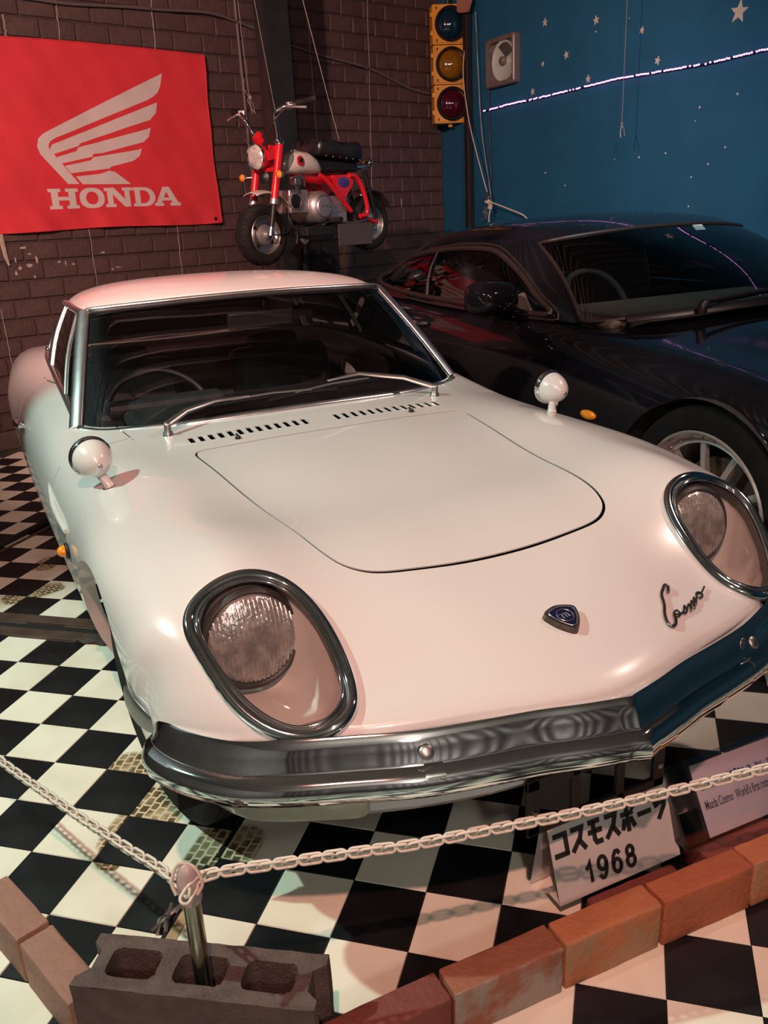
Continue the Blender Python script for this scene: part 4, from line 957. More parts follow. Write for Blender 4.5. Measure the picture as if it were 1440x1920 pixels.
BR = [[(0, 2.06, 1.206), (.22, 2.072, 1.203), (.40, 2.108, 1.192), (.51, 2.153, 1.179), (.56, 2.194, 1.169), (.59, 2.255, 1.155)],
      [(0, 2.25, 1.242), (.22, 2.255, 1.239), (.40, 2.27, 1.228), (.51, 2.29, 1.213), (.57, 2.31, 1.196), (.61, 2.34, 1.170)],
      [(0, 2.55, 1.266), (.22, 2.55, 1.262), (.40, 2.55, 1.248), (.52, 2.55, 1.229), (.585, 2.55, 1.205), (.63, 2.56, 1.172)],
      [(0, 3.0, 1.246), (.22, 3.0, 1.243), (.40, 3.0, 1.231), (.52, 3.0, 1.212), (.585, 3.0, 1.187), (.635, 2.99, 1.152)],
      [(0, 3.40, 1.196), (.22, 3.395, 1.192), (.40, 3.385, 1.180), (.51, 3.37, 1.160), (.57, 3.35, 1.132), (.62, 3.33, 1.095)],
      [(0, 3.80, 1.085), (.20, 3.79, 1.082), (.37, 3.765, 1.070), (.475, 3.74, 1.052), (.535, 3.71, 1.030), (.59, 3.68, .998)],
      [(0, 4.14, .945), (.20, 4.13, .943), (.35, 4.10, .938), (.45, 4.07, .931), (.52, 4.03, .924), (.60, 3.97, .912)]]
P = np.array(BR); P[..., 0] += CX
RB_ = Surf(P, True, CX)
rwl = [(p.x, p.y) for p in round_poly([(-.44, 3.22), (.44, 3.22), (.40, 3.98), (-.40, 3.98)], .08, 6)] if False else round_poly([(CX - .46, 3.24), (CX + .46, 3.24), (CX + .40, 3.98), (CX - .40, 3.98)], .09, 6)
rw_uv = RB_.inv(rwl, [0, 1], (RB_.U[0], RB_.U[-1], RB_.V[0], RB_.V[-1]))
Qr, Tr, rr_ = cut_surface(RB_, [rw_uv], .035)
sgr = 1.0 if RB_.normal([RB_.U[2]], [0.0])[0][2] > 0 else -1.0
panel('roof', RB_, Qr, Tr[rr_ == -1], 'black_paint', bcar, BO, sign=sgr, rim=.01)
MT['bside'] = glass('dark_car_glass', (.42, .46, .47), .012, 1.52)
panel('rear_window', RB_, Qr, Tr[rr_ == 0], 'bside', bcar, BO, sign=sgr, rim=0)
panel('headlining', RB_, Qr, Tr[rr_ == -1], 'seat', bcar, BO, sign=sgr, rim=0, lift=-.03)
# side panels with the long tapering side window
bb = [(.735, 1.785, .864), (.795, 2.12, .871), (.820, 2.55, .879), (.825, 3.0, .887), (.805, 3.4, .895), (.750, 3.75, .903), (.62, 3.985, .908)]
bt = [(.588, 2.25, 1.160), (.610, 2.34, 1.170), (.630, 2.56, 1.172), (.635, 2.99, 1.152), (.62, 3.33, 1.095), (.59, 3.68, .998), (.60, 3.97, .912)]
sw_yz = [(p.x, p.y) for p in bez([(a, b, 0) for a, b in ((1.935, .888), (2.25, .896), (2.7, .907), (3.1, .922), (3.42, .945), (3.66, .985), (3.69, 1.003), (3.62, 1.022), (3.40, 1.070), (3.10, 1.112), (2.80, 1.134), (2.55, 1.134), (2.40, 1.112), (2.20, 1.040), (2.03, .950))], 110, True)]
for s in (1, -1):
    P = []
    for t in (0, .35, .7, 1):
        P.append([(CX + s * (p[0] + .03 * 4 * t * (1 - t)), p[1], p[2]) for p in (lerp3(a, c, t) for a, c in zip(bb, bt))])
    SS = Surf(P); q = SS.inv(sw_yz, [1, 2], (SS.U[0], SS.U[-1], SS.V[0], SS.V[-1]))
    Qs, Ts, rs_ = cut_surface(SS, [q], .03)
    sn = 1.0 if SS.normal([SS.U[1]], [SS.V[3]])[0][0] * s > 0 else -1.0
    sp_ = panel('cabin_side', SS, Qs, Ts[rs_ == -1], 'black_paint', bcar, BO, sign=sn, rim=.01)
    swn = panel('side_window', SS, Qs, Ts[rs_ == 0], 'bside', bcar, BO, sign=sn, rim=0, lift=-.004)
    L3 = SS(q[:, 0], q[:, 1])
    MB().tube([Vector(p) + Vector((s * .003, 0, 0)) - BO for p in L3], .013, 8, True).build('window_seal', 'brownseal', swn, 70)
    q2 = offset_loop(q, .024); L4 = SS(q2[:, 0], q2[:, 1])
    MB().tube([Vector(p) + Vector((s * .002, 0, 0)) - BO for p in L4], .006, 8, True).build('window_trim', 'brownseal', swn, 70)
    q3 = SS.inv([(y, z) for y, z in ((2.86, .912), (2.90, .98), (2.945, 1.05), (3.0, 1.128))], [1, 2], (SS.U[0], SS.U[-1], SS.V[0], SS.V[-1])); L5 = SS(q3[:, 0], q3[:, 1])
    MB().tube([Vector(p) + Vector((s * .001, 0, 0)) - BO for p in L5], .014, 8, flat=([Vector((1, 0, 0))] * 4, .4)).build('window_divider', 'steel', swn, 70)
    kx = -1 if s > 0 else 0
    uu = np.linspace(SS.U[0], SS.U[-1], XB.shape[0]); fe = SS(uu, np.full(len(uu), SS.V[0]))
    MB().grid([[Vector(XB[i, kx]) - BO, (Vector(XB[i, kx]) + Vector(fe[i])) / 2 + Vector((s * .006, -.004, 0)) - BO, Vector(fe[i]) - BO] for i in range(len(uu))]).build('front_pillar', 'black_paint', bcar, 60)
    # mirror triangle and door mirror
    q4 = SS.inv([(2.03, .893), (2.29, .90), (2.12, .965)], [1, 2], (SS.U[0], SS.U[-1], SS.V[0], SS.V[-1])); TT = [Vector(p) + Vector((s * .006, 0, 0)) - BO for p in SS(q4[:, 0], q4[:, 1])]
    MT['greyplate'] = MT.get('greyplate') or mat('satin_grey_plastic', (.10, .085, .08), .45, base2=(.12, .10, .095), nscale=40)
    MB().add(TT + [t - Vector((s * .01, 0, 0)) for t in TT], [(0, 1, 2), (5, 4, 3), (0, 1, 4, 3), (1, 2, 5, 4), (2, 0, 3, 5)]).build('mirror_plate', 'greyplate', swn, 0)
    mc = Vector((CX + s * .945, 2.05, .957))
    prof = [(.0, -.050, .02), (.02, -.046, .05), (.05, -.02, .055), (.075, .02, .055), (.09, .05, .05)]
    rings = []
    for y, hx, hz, xo in ((-.075, .02, .015, .02), (-.068, .055, .035, .01), (-.045, .088, .055, .0), (-.01, .104, .066, 0), (.03, .108, .070, 0), (.06, .106, .068, 0), (.066, .10, .062, 0)):
        rings.append([mc + Vector((s * xo + (1 if True else 0) * hx * np.sign(math.cos(a)) * abs(math.cos(a))**.6, y, hz * np.sign(math.sin(a)) * abs(math.sin(a))**.6)) - BO for a in [2 * math.pi * i / 24 for i in range(24)]])
    dm = MB().ring_sweep(rings).build('door_mirror', 'black_paint', bcar, 50)
    MB().tube([mc + Vector((-s * .07, .0, -.055)) - BO, mc + Vector((-s * .115, .0, -.072)) - BO, mc + Vector((-s * .15, .01, -.085)) - BO], [.03, .026, .03], 12).build('mirror_foot', 'black_paint', dm, 60)
    MB().box(mc + Vector((0, .070, 0)), (.17, .006, .10)).build('mirror_glass', 'chrome', dm, 0, BO)
    d = bdl if s > 0 else bdr
    q = b_side([(2.80, .80)], s > 0); X0 = Vector(SB(q[:, 0], q[:, 1])[0])
    MB().tube([X0 + Vector((s * .004, -.085, 0)) - BO, X0 + Vector((s * .024, -.05, 0)) - BO, X0 + Vector((s * .026, .05, .002)) - BO, X0 + Vector((s * .006, .085, .004)) - BO], [.008, .012, .012, .008], 10).build('door_handle', 'chrome', d, 60)
    q = b_side([(1.47, .575)], s > 0); X0 = Vector(SB(q[:, 0], q[:, 1])[0])
    MB().ellipsoid(X0 + Vector((s * .004, 0, 0)) - BO, (.012, .045, .018)).build('side_repeater', 'amber', bcar, 60)
# wheels with split-rim spokes
MT['rubber2'] = mat('dark_tyre_rubber', (.0045, .004, .004), .85, spec=.12, base2=(.008, .007, .007), nscale=12, bump=.15, bscale=150)
MT['rimsilver'] = mat('bright_alloy_rim', (.62, .59, .57), .25, .7, base2=(.54, .51, .50), nscale=15)
MT['disc'] = mat('rusty_brake_disc', (.10, .065, .05), .5, .6, base2=(.06, .04, .03), nscale=40)
for s in (1, -1):
    for cy in (.95, 3.54):
        c = Vector((CX + s * .775, cy, .343)); o = c - BO; ax = Vector((s, 0, 0)); R0, h = .343, .125
        ty = MB().lathe([(.262, .105), (.272, .115), (.31, .118), (.333, .108), (.343, .088), (.343, .062), (.336, .060), (.336, .054), (.343, .052), (.343, .006), (.336, .004), (.336, -.004), (.343, -.006), (.343, -.088), (.31, -.118), (.262, -.105)], o, ax, 64, False)
        for k in range(40):
            a = 6.2832 * k / 40; u = Vector((0, math.cos(a), math.sin(a))); v = Vector((0, -math.sin(a), math.cos(a)))
            ty.tube([o + ax * .10 + u * .329, o + ax * .06 + u * .3432 + v * .01, o + ax * .02 + u * .3438 + v * .018], .004, 4)
        ty = ty.build('tyre', 'rubber2', bcar, 30)
        MB().lathe([(.266, .112), (.262, .119), (.256, .116), (.250, .100), (.243, .085), (.228, .078), (.222, .080), (.218, .06), (.215, -.09)], o, ax, 64, False).build('wheel_rim', 'rimsilver', ty, 40)
        for k in range(10):
            a = 6.2832 * (k + .3) / 10; u = Vector((0, math.cos(a), math.sin(a))); v = Vector((0, -math.sin(a), math.cos(a)))
            b = MB(); rings = []
            for r, wv, hx, t in ((.04, .016, .085, .03), (.10, .013, .088, .026), (.17, .012, .085, .022), (.225, .015, .078, .016), (.240, .019, .080, .01)):
                rings.append([o + u * r + v * q[0] * wv + ax * (hx - q[1] * t) for q in ((-1, 1), (-.8, .25), (0, 0), (.8, .25), (1, 1))])
            b.ring_sweep(rings); b.build('spoke', 'rimsilver', ty, 30)
        rv = MB()
        for k in range(30):
            a = 6.2832 * k / 30; u = Vector((0, math.cos(a), math.sin(a))); rv.lathe([(.0042, 0), (.0042, .005), (.002, .007)], o + u * .236 + ax * .079, ax, 8)
        tag(rv.build('rim_bolt', 'steel', ty, 40), kind='stuff')
        MB().lathe([(.055, .05), (.055, .088), (.04, .094), (.0005, .095)], o, ax, 30, False).build('hub_cap', 'rimsilver', ty, 40)
        MB().lathe([(.06, .012), (.165, .014), (.165, -.012), (.06, -.014)], o, ax, 40, False).build('brake_disc', 'disc', ty, 40)
        MB().lathe([(.21, -.06), (.05, -.06), (.0005, -.06)], o, ax, 30, False).build('brake_backplate', 'cavity', ty, 40)
# windscreen wiper, cowl, interior
cw = [Vector(p) + Vector((0, -.03, .004)) for p in XB[0]]
MB().tube([p - BO for p in cw[4:-4]], .028, 8, flat=([Vector((0, -.4, 1))] * (len(cw) - 8), .35)).build('cowl_panel', 'blackpl', bcar, 60)
def wsb(x, t, l): 
    u = WSB.U[0] + t * (WSB.U[-1] - WSB.U[0]); vs = np.linspace(WSB.V[0], WSB.V[-1], 150); Xs = WSB(np.full(150, u), vs); k = np.argmin(abs(Xs[:, 0] - x)); return Vector(Xs[k]) + Vector((0, -.5, .85)) * l
for x0, x1, x2 in ((1.62, 1.95, 2.45), (2.22, 2.5, 2.66)):
    pv = wsb(x0, 0, .02) + Vector((0, -.05, 0)); wp = MB().lathe([(.02, -.02), (.018, .02), (.008, .028)], pv - BO, (0, -.3, 1), 14).build('wiper', 'blackpl', bcar, 50)
    MB().tube([pv + Vector((0, 0, .02)) - BO, wsb(x1, .04, .03) - BO, wsb((x1 + x2) / 2, .07, .025) - BO], [.012, .009, .006], 8).build('wiper_arm', 'blackpl', wp, 50)
    MB().tube([wsb(x0 + .12, .03, .012) - BO, wsb((x0 + x2) / 2, .06, .018) - BO, wsb(x2, .075, .012) - BO], .008, 6).build('wiper_blade', 'blackpl', wp, 50)
MT['tan'] = mat('olive_dash_leather', (.055, .048, .036), .6, base2=(.065, .056, .042), nscale=40, bump=.1)
MB().box((CX, 1.85, .86), (1.36, .42, .06), (.06, 0, 0)).build('dashboard', 'tan', bcar, 40, BO, bevel=.02)
e1 = Vector((1, 0, 0)); sax = Vector((0, -.9, .42)).normalized(); e2 = sax.cross(e1); wc = Vector((CX - .36, 2.13, .86))
MB().tube([wc + (e1 * math.cos(a) + e2 * math.sin(a)) * .18 - BO for a in np.linspace(0, 6.283, 41)[:-1]], .014, 8, True).build('steering_wheel', 'cavity', bcar, 60)
for x in (-.36, .36):
    st = MB().box((CX + x, 2.55, .5), (.5, .5, .2)).build('seat', 'seat', bcar, 40, BO, bevel=.06)
    MB().box((CX + x, 2.85, .78), (.5, .14, .6), (-.25, 0, 0)).build('seat_back', 'seat', st, 40, BO, bevel=.06)
    MB().box((CX + x, 2.95, 1.06), (.28, .1, .17), (-.2, 0, 0)).build('head_restraint', 'seat', st, 40, BO, bevel=.04)
MB().box((CX, 2.4, .34), (1.5, 1.8, .05)).build('cabin_floor', 'carpet', bcar, 0, BO)
MB().box((CX, 3.7, .86), (1.1, .5, .05)).build('parcel_shelf', 'carpet', bcar, 0, BO)
MT['paper'] = mat('white_paper', (.62, .60, .55), .7, base2=(.58, .56, .52), nscale=20)
p0 = wsb(2.13, .95, -.006); MB().box(p0, (.055, .004, .035), (-.9, 0, 0)).build('windscreen_sticker', 'paper', bcar, 0, BO)
MB().box((CX + .02, 2.16, 1.15), (.2, .03, .06), (.2, 0, .1)).build('rear_view_mirror', 'blackpl', bcar, 40, BO, bevel=.012)
# nose and tail lamps
MT['clearlens'] = mat('clear_lamp_lens', (.3, .3, .3), .08, .4, base2=(.25, .25, .25), nscale=20, coat=1)
for s in (1, -1):
    MB().ellipsoid(Vector((CX + s * .66, .30, .575)) - BO, (.12, .13, .06), Euler((.5, 0, s * -.6)).to_matrix()).build('headlamp', 'clearlens', bcar, 60)
    MB().ellipsoid(Vector((CX + s * .52, 4.62, .68)) - BO, (.11, .04, .05)).build('tail_lamp', 'redlens', bcar, 60)
# ================================================================== red mini motorcycle hung in the air
BKO = Vector((1.142, 4.153, 1.075)); BRZ = math.radians(-156.18)
bk = thing('mini_motorcycle', 'small red and white motorcycle with fat tyres hung behind the white car', 'motorcycle', BKO, BRZ)
BKR = Matrix.Rotation(BRZ, 4, 'Z'); BKR.translation = BKO
def bkw(x, y, z): return BKR @ Vector((x, y, z))
MT['bikered'] = mat('bright_red_paint', (.62, .012, .022), .25, base2=(.56, .010, .02), nscale=5, coat=.8)
MT['tankwhite'] = mat('cream_white_tank_paint', (.70, .66, .60), .2, base2=(.66, .62, .56), nscale=4, coat=1)
MT['tankgrey'] = mat('silver_grey_tank_paint', (.20, .21, .20), .25, .3, base2=(.18, .19, .18), nscale=8, coat=1)
MT['bikeseat'] = mat('black_vinyl_saddle', (.010, .010, .011), .3, base2=(.016, .016, .017), nscale=20, bump=.08)
MT['fenderwhite'] = mat('pale_fender_paint', (.50, .47, .42), .3, base2=(.45, .42, .38), nscale=6)
MT['lampglass'] = mat('fluted_lamp_lens', (.74, .70, .66), .15, .3, base2=(.5, .47, .44), nscale=40)
MT['badgeblue'] = mat('blue_badge', (.05, .04, .22), .3, base2=(.06, .05, .26), nscale=30)
V3 = Vector
def bike_wheel(x, z, front):
    o = V3((x, 0, z)); ax = V3((0, 1, 0)); R0, h = .170, .047
    prof = [(.108, .034), (.114, .044), (.135, .050), (.152, .046), (.164, .034), (.169, .018), (.170, .014), (.164, .012), (.164, .007), (.1705, .005), (.1705, -.005), (.164, -.007), (.164, -.012), (.170, -.014), (.169, -.018), (.164, -.034), (.152, -.046), (.135, -.050), (.114, -.044), (.108, -.034)]
    b = MB().lathe(prof, o, ax, 48, False)
    for k in range(36):
        a = 6.2832 * k / 36
        for s in (1, -1):
            P = []
            for t, r in ((.018, .1698), (.030, .1668), (.042, .1575)): P.append(o + V3((math.cos(a + t * 1.2), 0, math.sin(a + t * 1.2))) * r + ax * s * t)
            b.tube(P, .0028, 4)
    ty = b.build('tyre', 'rubber', bk, 40)
    MB().lathe([(.110, .040), (.106, .044), (.100, .038), (.094, .020), (.088, .014), (.060, .012), (.056, .020), (.056, -.020), (.060, -.012), (.088, -.014), (.094, -.020), (.100, -.038), (.106, -.044), (.110, -.040)], o, ax, 44, False).build('wheel_rim', 'steel', ty, 40)
    hb = MB().lathe([(.058, .012), (.056, .034), (.045, .040), (.022, .044), (.018, .062), (.010, .066), (.0005, .067)], o, ax, 32, False).lathe([(.058, -.012), (.056, -.034), (.03, -.044), (.0005, -.05)], o, ax, 32, False).build('hub', 'alloy', ty, 40)
    for k in range(4):
        a = .6 + 1.5708 * k; MB().lathe([(.011, .0125), (.011, .0165), (.0005, .0168)], o + V3((math.cos(a) * .074, 0, math.sin(a) * .074)), ax, 10).build('rim_slot', 'cavity', ty, 0)
    return ty
bike_wheel(.465, .160, True); bike_wheel(-.460, .195, False)
# forks (raked), upper shells red, lower chrome
def fk(t, y): return V3((.472 - .125 * t, y, .165 + .47 * t))
for y in (.088, -.088):
    f_ = MB().tube([fk(.38, y), fk(.62, y), fk(1.0, y)], [.021, .0225, .021], 16).build('fork_cover', 'bikered', bk, 60)
    MB().tube([fk(.33, y), fk(.39, y)], .024, 14).build('fork_collar', 'alloy', f_, 60)
    MB().tube([fk(.08, y), fk(.34, y)], .0135, 12).build('fork_gaiter', 'gasket', f_, 60)
    MB().tube([fk(-.02, y), fk(.12, y)], .0125, 12).build('fork_slider', 'chrome', f_, 60)
    MB().lathe([(.017, 0), (.017, .012), (.010, .016), (.0005, .017)], V3((.47, math.copysign(.068, y), .162)), (0, math.copysign(1, y), 0), 14).build('axle_nut', 'chrome', f_, 50)
    MB().lathe([(.024, 0), (.025, .014), (.015, .03), (.012, .034)], fk(1.0, y), (-.2, 0, 1), 16).build('fork_cap', 'chrome', f_, 50)
MB().box(fk(.98, 0), (.05, .19, .022), (0, .26, 0)).box(fk(.74, 0), (.06, .19, .022), (0, .26, 0)).tube([fk(.72, 0) - V3((.02, 0, 0)), fk(1.0, 0) - V3((.02, 0, 0))], .026, 16).build('steering_yoke', 'bikered', bk, 40, bevel=.004)
# headlamp
hc = V3((.455, 0, .575)); hax = V3((1, 0, -.05)).normalized()
hs = MB().lathe([(.066, .0), (.068, -.02), (.062, -.055), (.045, -.085), (.02, -.10), (.0005, -.102)], hc, hax, 32, False).build('headlamp_shell', 'bikered', bk, 50)
MB().lathe([(.062, .004), (.068, .008), (.070, .0), (.068, -.008)], hc, hax, 32, False).build('headlamp_rim', 'chrome', hs, 50)
MB().lathe([(.063, .002), (.05, .014), (.03, .022), (.0005, .025)], hc, hax, 32, False).build('headlamp_lens', 'lampglass', hs, 60)
for y in (.088, -.088): MB().box(V3((.40, y * .85, .585)), (.07, .012, .055), (0, .2, 0)).build('lamp_bracket', 'bikered', hs, 0, bevel=.004)
MB().tube([V3((.385, -.03, .66)), V3((.405, -.03, .675)), V3((.385, -.03, .70))], [.03, .032, .02], 14).build('speedometer', 'bikered', hs, 50)
# tall folding handlebars
for s in (1, -1):
    hb = MB().tube(bez([V3((.35, s * .085, .66)), V3((.375, s * .105, .72)), V3((.40, s * .130, .785)), V3((.385, s * .165, .812)), V3((.345, s * .22, .826)), V3((.30, s * .30, .838))], 40), .0115, 12).build('handlebar', 'chrome', bk, 60)
    MB().tube([V3((.335, s * .235, .829)), V3((.29, s * .345, .846))], .0165, 14).build('grip', 'rubber', hb, 50)
    MB().tube([V3((.35, s * .19, .82)), V3((.385, s * .205, .815)), V3((.372, s * .27, .806)), V3((.352, s * .325, .80))], [.008, .007, .006, .008], 8).build('brake_lever', 'alloy', hb, 60)
    MB().box(V3((.352, s * .195, .822)), (.035, .04, .036), (0, 0, s * -.4)).build('lever_clamp', 'alloy', hb, 0, bevel=.005)
    MB().lathe([(.018, 0), (.02, .02), (.012, .035)], V3((.35, s * .085, .635)), (.3, 0, 1), 14).build('bar_clamp', 'chrome', hb, 50)
    MB().tube(bez([V3((.38, s * .20, .812)), V3((.44, s * .15, .74)), V3((.42, s * .06, .62)), V3((.38, s * .03, .50))], 24), .004, 6).build('control_cable', 'gasket', hb, 60)
# indicators, horn
for s in (1, -1):
    ind = MB().tube([fk(.66, s * .10), V3((.42, s * .145, .475))], .006, 8).lathe([(.0005, -.03), (.016, -.02), (.021, 0), (.021, .006)], V3((.428, s * .155, .475)), (1, 0, 0), 16).build('indicator', 'alloy', bk, 50)
    MB().lathe([(.021, .004), (.017, .016), (.0005, .022)], V3((.428, s * .155, .475)), (1, 0, 0), 16, False).build('indicator_lens', 'amber', ind, 60)
MB().lathe([(.034, 0), (.034, .012), (.022, .016), (.012, .022), (.0005, .022)], V3((.40, .0, .468)), (1, .3, 0), 24).lathe([(.03, 0), (.02, -.02), (.0005, -.022)], V3((.40, .0, .468)), (1, .3, 0), 20).build('horn', 'blackpl', bk, 50)
# front mudguard
G = []
for a in np.linspace(1.22, 2.5, 20):
    r = .235; x, z = .445 + r * math.cos(a), .168 + r * math.sin(a)
    G.append([V3((x, y, z - .012 * (y / .06)**2 * 1.4)) for y in np.linspace(-.062, .062, 9)])
fg = MB().grid(G).build('front_mudguard', 'fenderwhite', bk, 60); md = fg.modifiers.new('thick', 'SOLIDIFY'); md.thickness = .004
# fuel tank: rounded wedge, white forward panel, grey nose, badge each side
rings = []
for x, w, zb, zt in ((.31, .035, .515, .545), (.29, .062, .495, .575), (.24, .080, .485, .600), (.17, .086, .483, .612), (.10, .084, .483, .611), (.04, .076, .485, .585), (.0, .060, .488, .545), (-.03, .030, .492, .508)):
    c, hz = (zb + zt) / 2, (zt - zb) / 2
    rings.append([V3((x, w * np.sign(math.cos(a)) * abs(math.cos(a))**.75, c + hz * np.sign(math.sin(a)) * abs(math.sin(a))**.75)) for a in [6.2832 * k / 24 for k in range(24)]])
MT['tank2'] = mat('two_tone_tank', (.70, .66, .60), .2, base2=(.66, .62, .56), nscale=4, coat=1)
def two_tone(m):
    nt = m.node_tree; N = nt.nodes; L = nt.links; p = N['Principled BSDF']; src = p.inputs['Base Color'].links[0].from_socket
    tc = N.new('ShaderNodeTexCoord'); sx = N.new('ShaderNodeSeparateXYZ'); L.new(tc.outputs['Object'], sx.inputs[0])
    k = N.new('ShaderNodeMath'); k.operation = 'MULTIPLY_ADD'; L.new(sx.outputs['Z'], k.inputs[0]); k.inputs[1].default_value = .55; L.new(sx.outputs['X'], k.inputs[2])
    g = N.new('ShaderNodeMath'); g.operation = 'GREATER_THAN'; L.new(k.outputs[0], g.inputs[0]); g.inputs[1].default_value = .545
    mx = N.new('ShaderNodeMix'); mx.data_type = 'RGBA'; L.new(g.outputs[0], mx.inputs['Factor']); L.new(src, mx.inputs['A']); mx.inputs['B'].default_value = (.17, .18, .17, 1)
    L.new(mx.outputs['Result'], p.inputs['Base Color'])
two_tone(MT['tank2'])
tk = MB().ring_sweep(rings).build('fuel_tank', 'tank2', bk, 60)
MB().lathe([(.022, 0), (.024, .008), (.016, .016), (.0005, .018)], V3((.15, 0, .610)), (0, 0, 1), 18).build('filler_cap', 'chrome', tk, 50)
for s in (1, -1):
    bg = MB().lathe([(.028, -.012), (.028, .003), (.024, .005), (.0005, .0055)], V3((.19, s * .084, .553)), (0, s, .12), 26).build('tank_badge', 'redlens', tk, 50)
    MB().prism([(-.012, -.018), (.014, -.012), (.016, .004), (.004, .016), (-.014, .010)], lambda a, b_: V3((.19 + a, s * .0885, .553 + b_)), lambda a, b_: V3((.19 + a, s * .0905, .553 + b_))).build('badge_mark', 'gasket', tk, 0)
# saddle
rings = []
for x, w, zb, zt in ((.045, .085, .60, .650), (.03, .105, .585, .678), (-.05, .118, .575, .682), (-.15, .122, .565, .665), (-.24, .120, .555, .668), (-.31, .112, .548, .672), (-.335, .095, .555, .655)):
    c, hz = (zb + zt) / 2, (zt - zb) / 2
    rings.append([V3((x, w * np.sign(math.cos(a)) * abs(math.cos(a))**.45, c + hz * np.sign(math.sin(a)) * abs(math.sin(a))**.5)) for a in [6.2832 * k / 28 for k in range(28)]])
sd = MB().ring_sweep(rings).build('saddle', 'bikeseat', bk, 50)
for s in (1, -1):
    for k in range(6):
        x = .01 - .058 * k; MB().ellipsoid(V3((x, s * .121, .582 - .004 * k)), (.006, .004, .006), None, 8, 6).build('saddle_stud', 'chrome', sd, 60)
# frame, loop tubes, side cover, engine
fr = MB().tube([V3((.30, 0, .60)), V3((.15, 0, .475)), V3((-.05, 0, .455)), V3((-.28, 0, .47))], [.03, .032, .030, .025], 14).build('frame_spine', 'bikered', bk, 60)
for s in (1, -1):
    MB().tube(bez([V3((.045, s * .085, .478)), V3((0, s * .095, .45)), V3((-.10, s * .10, .36)), V3((-.20, s * .10, .27))], 24), .0135, 12).build('frame_loop', 'bikered', bk, 60)
    MB().tube(bez([V3((-.20, s * .10, .475)), V3((-.25, s * .105, .468)), V3((-.295, s * .108, .42)), V3((-.335, s * .108, .33)), V3((-.345, s * .106, .27)), V3((-.33, s * .103, .243)), V3((-.28, s * .10, .238))], 36), .0145, 12).build('rear_loop', 'bikered', bk, 60)
    MB().tube([V3((-.33, s * .075, .23)), V3((-.47, s * .072, .196))], .014, 10).build('swing_arm', 'bikered', bk, 60)
    MB().tube([V3((-.36, s * .085, .50)), V3((-.45, s * .085, .22))], [.016, .014], 12).build('shock_absorber', 'blackpl', bk, 60)
    P = round_poly([(-.055, .478), (-.235, .482), (-.245, .43), (-.16, .345), (-.13, .345)], [.02, .03, .03, .02, .02], 5)
    sc_ = MB().prism(P, lambda x, z: V3((x, s * .07, z)), lambda x, z: V3((x * .97 - .005, s * .098, z * .985 + .006))).build('side_cover', 'bikered', bk, 30, bevel=.004)
    MB().lathe([(1, 0), (.9, .002), (.001, .0022)], V3((0, 0, 0)), (0, 1, 0), 26).build('cover_badge', 'badgeblue', sc_, 40).matrix_local = Matrix.Translation(V3((-.150, s * .0985, .435))) @ Matrix.Diagonal((.052, s, .030, 1))
    MB().tube([V3((-.185, s * .101, .428)), V3((-.15, s * .1012, .434)), V3((-.112, s * .101, .446))], .0025, 5).build('badge_line', 'silver', sc_, 60)
eng = MB().lathe([(.085, -.10), (.09, -.09), (.09, .085), (.082, .10), (.070, .112), (.060, .116), (.058, .122), (.03, .126), (.0005, .126)], V3((.05, 0, .30)), (0, 1, 0), 36).box(V3((-.08, .0, .285)), (.20, .16, .15)).build('engine_case', 'alloy', bk, 40, bevel=.006)
for k in range(4): MB().box(V3((-.105 - .0 * k, .083, .315 - .014 * k)), (.085, .006, .006), (0, .12, 0)).build('case_rib', 'alloy', eng, 0)
MB().lathe([(.062, .1155), (.066, .1165), (.064, .1185)], V3((.05, 0, .30)), (0, 1, 0), 36, False).build('cover_ring', 'steel', eng, 50)
tl_ = text_mesh('case_lettering', 'HONDA', .022, 'steel', eng, lambda x, y, z: V3((.085 - x * 1.0 - .0, .1275 + z, .296 + y)), .0006)
cy = MB()
for k in range(6): cy.box(V3((.135 + .016 * k, 0, .335)), (.006, .13, .125))
cy.box(V3((.175, 0, .335)), (.11, .10, .10)); cy.build('cylinder_fins', 'alloy', bk, 0)
hd = MB().box(V3((.245, 0, .335)), (.07, .13, .13)).build('cylinder_head', 'alloy', bk, 40, bevel=.008)
MB().lathe([(.048, .062), (.048, .074), (.042, .078)], V3((.245, 0, .335)), (0, 1, 0), 28).build('head_cover_ring', 'alloy', hd, 50)
MB().lathe([(.040, .078), (.034, .082), (.0005, .082)], V3((.245, 0, .335)), (0, 1, 0), 28).build('head_cover', 'blackpl', hd, 50)
MB().lathe([(.02, 0), (.022, .03), (.02, .06)], V3((.16, .0, .405)), (.5, .1, 1), 16).box(V3((.19, .03, .45)), (.05, .05, .05)).tube(bez([V3((.12, .03, .42)), V3((.16, .06, .47)), V3((.24, .04, .46))], 12), .009, 8).build('carburettor', 'steel', bk, 40, bevel=.004)
MB().tube(bez([V3((.26, -.05, .28)), V3((.28, -.09, .20)), V3((.1, -.11, .16)), V3((-.3, -.12, .22)), V3((-.5, -.12, .28))], 30), .017, 12).build('exhaust_pipe', 'chrome', bk, 60)
MB().tube(bez([V3((.28, .03, .30)), V3((.285, .06, .22)), V3((.24, .06, .16)), V3((.25, .06, .10))], 20), .005, 6).build('breather_hose', 'gasket', bk, 60)
MB().tube([V3((.46, .075, .165)), V3((.40, .06, .155)), V3((.31, .055, .165)), V3((.285, .06, .22))], .004, 6).build('brake_cable', 'gasket', bk, 60)
for s in (1, -1): MB().tube([V3((.0, s * .08, .225)), V3((.0, s * .17, .222))], .010, 10).tube([V3((0, s * .12, .222)), V3((0, s * .20, .222))], .017, 12).build('foot_peg', 'rubber', bk, 60)
MB().tube(bez([V3((-.06, .085, .215)), V3((-.2, .095, .20)), V3((-.36, .095, .215))], 16), .009, 8).build('side_stand', 'steel', bk, 60)
G = []
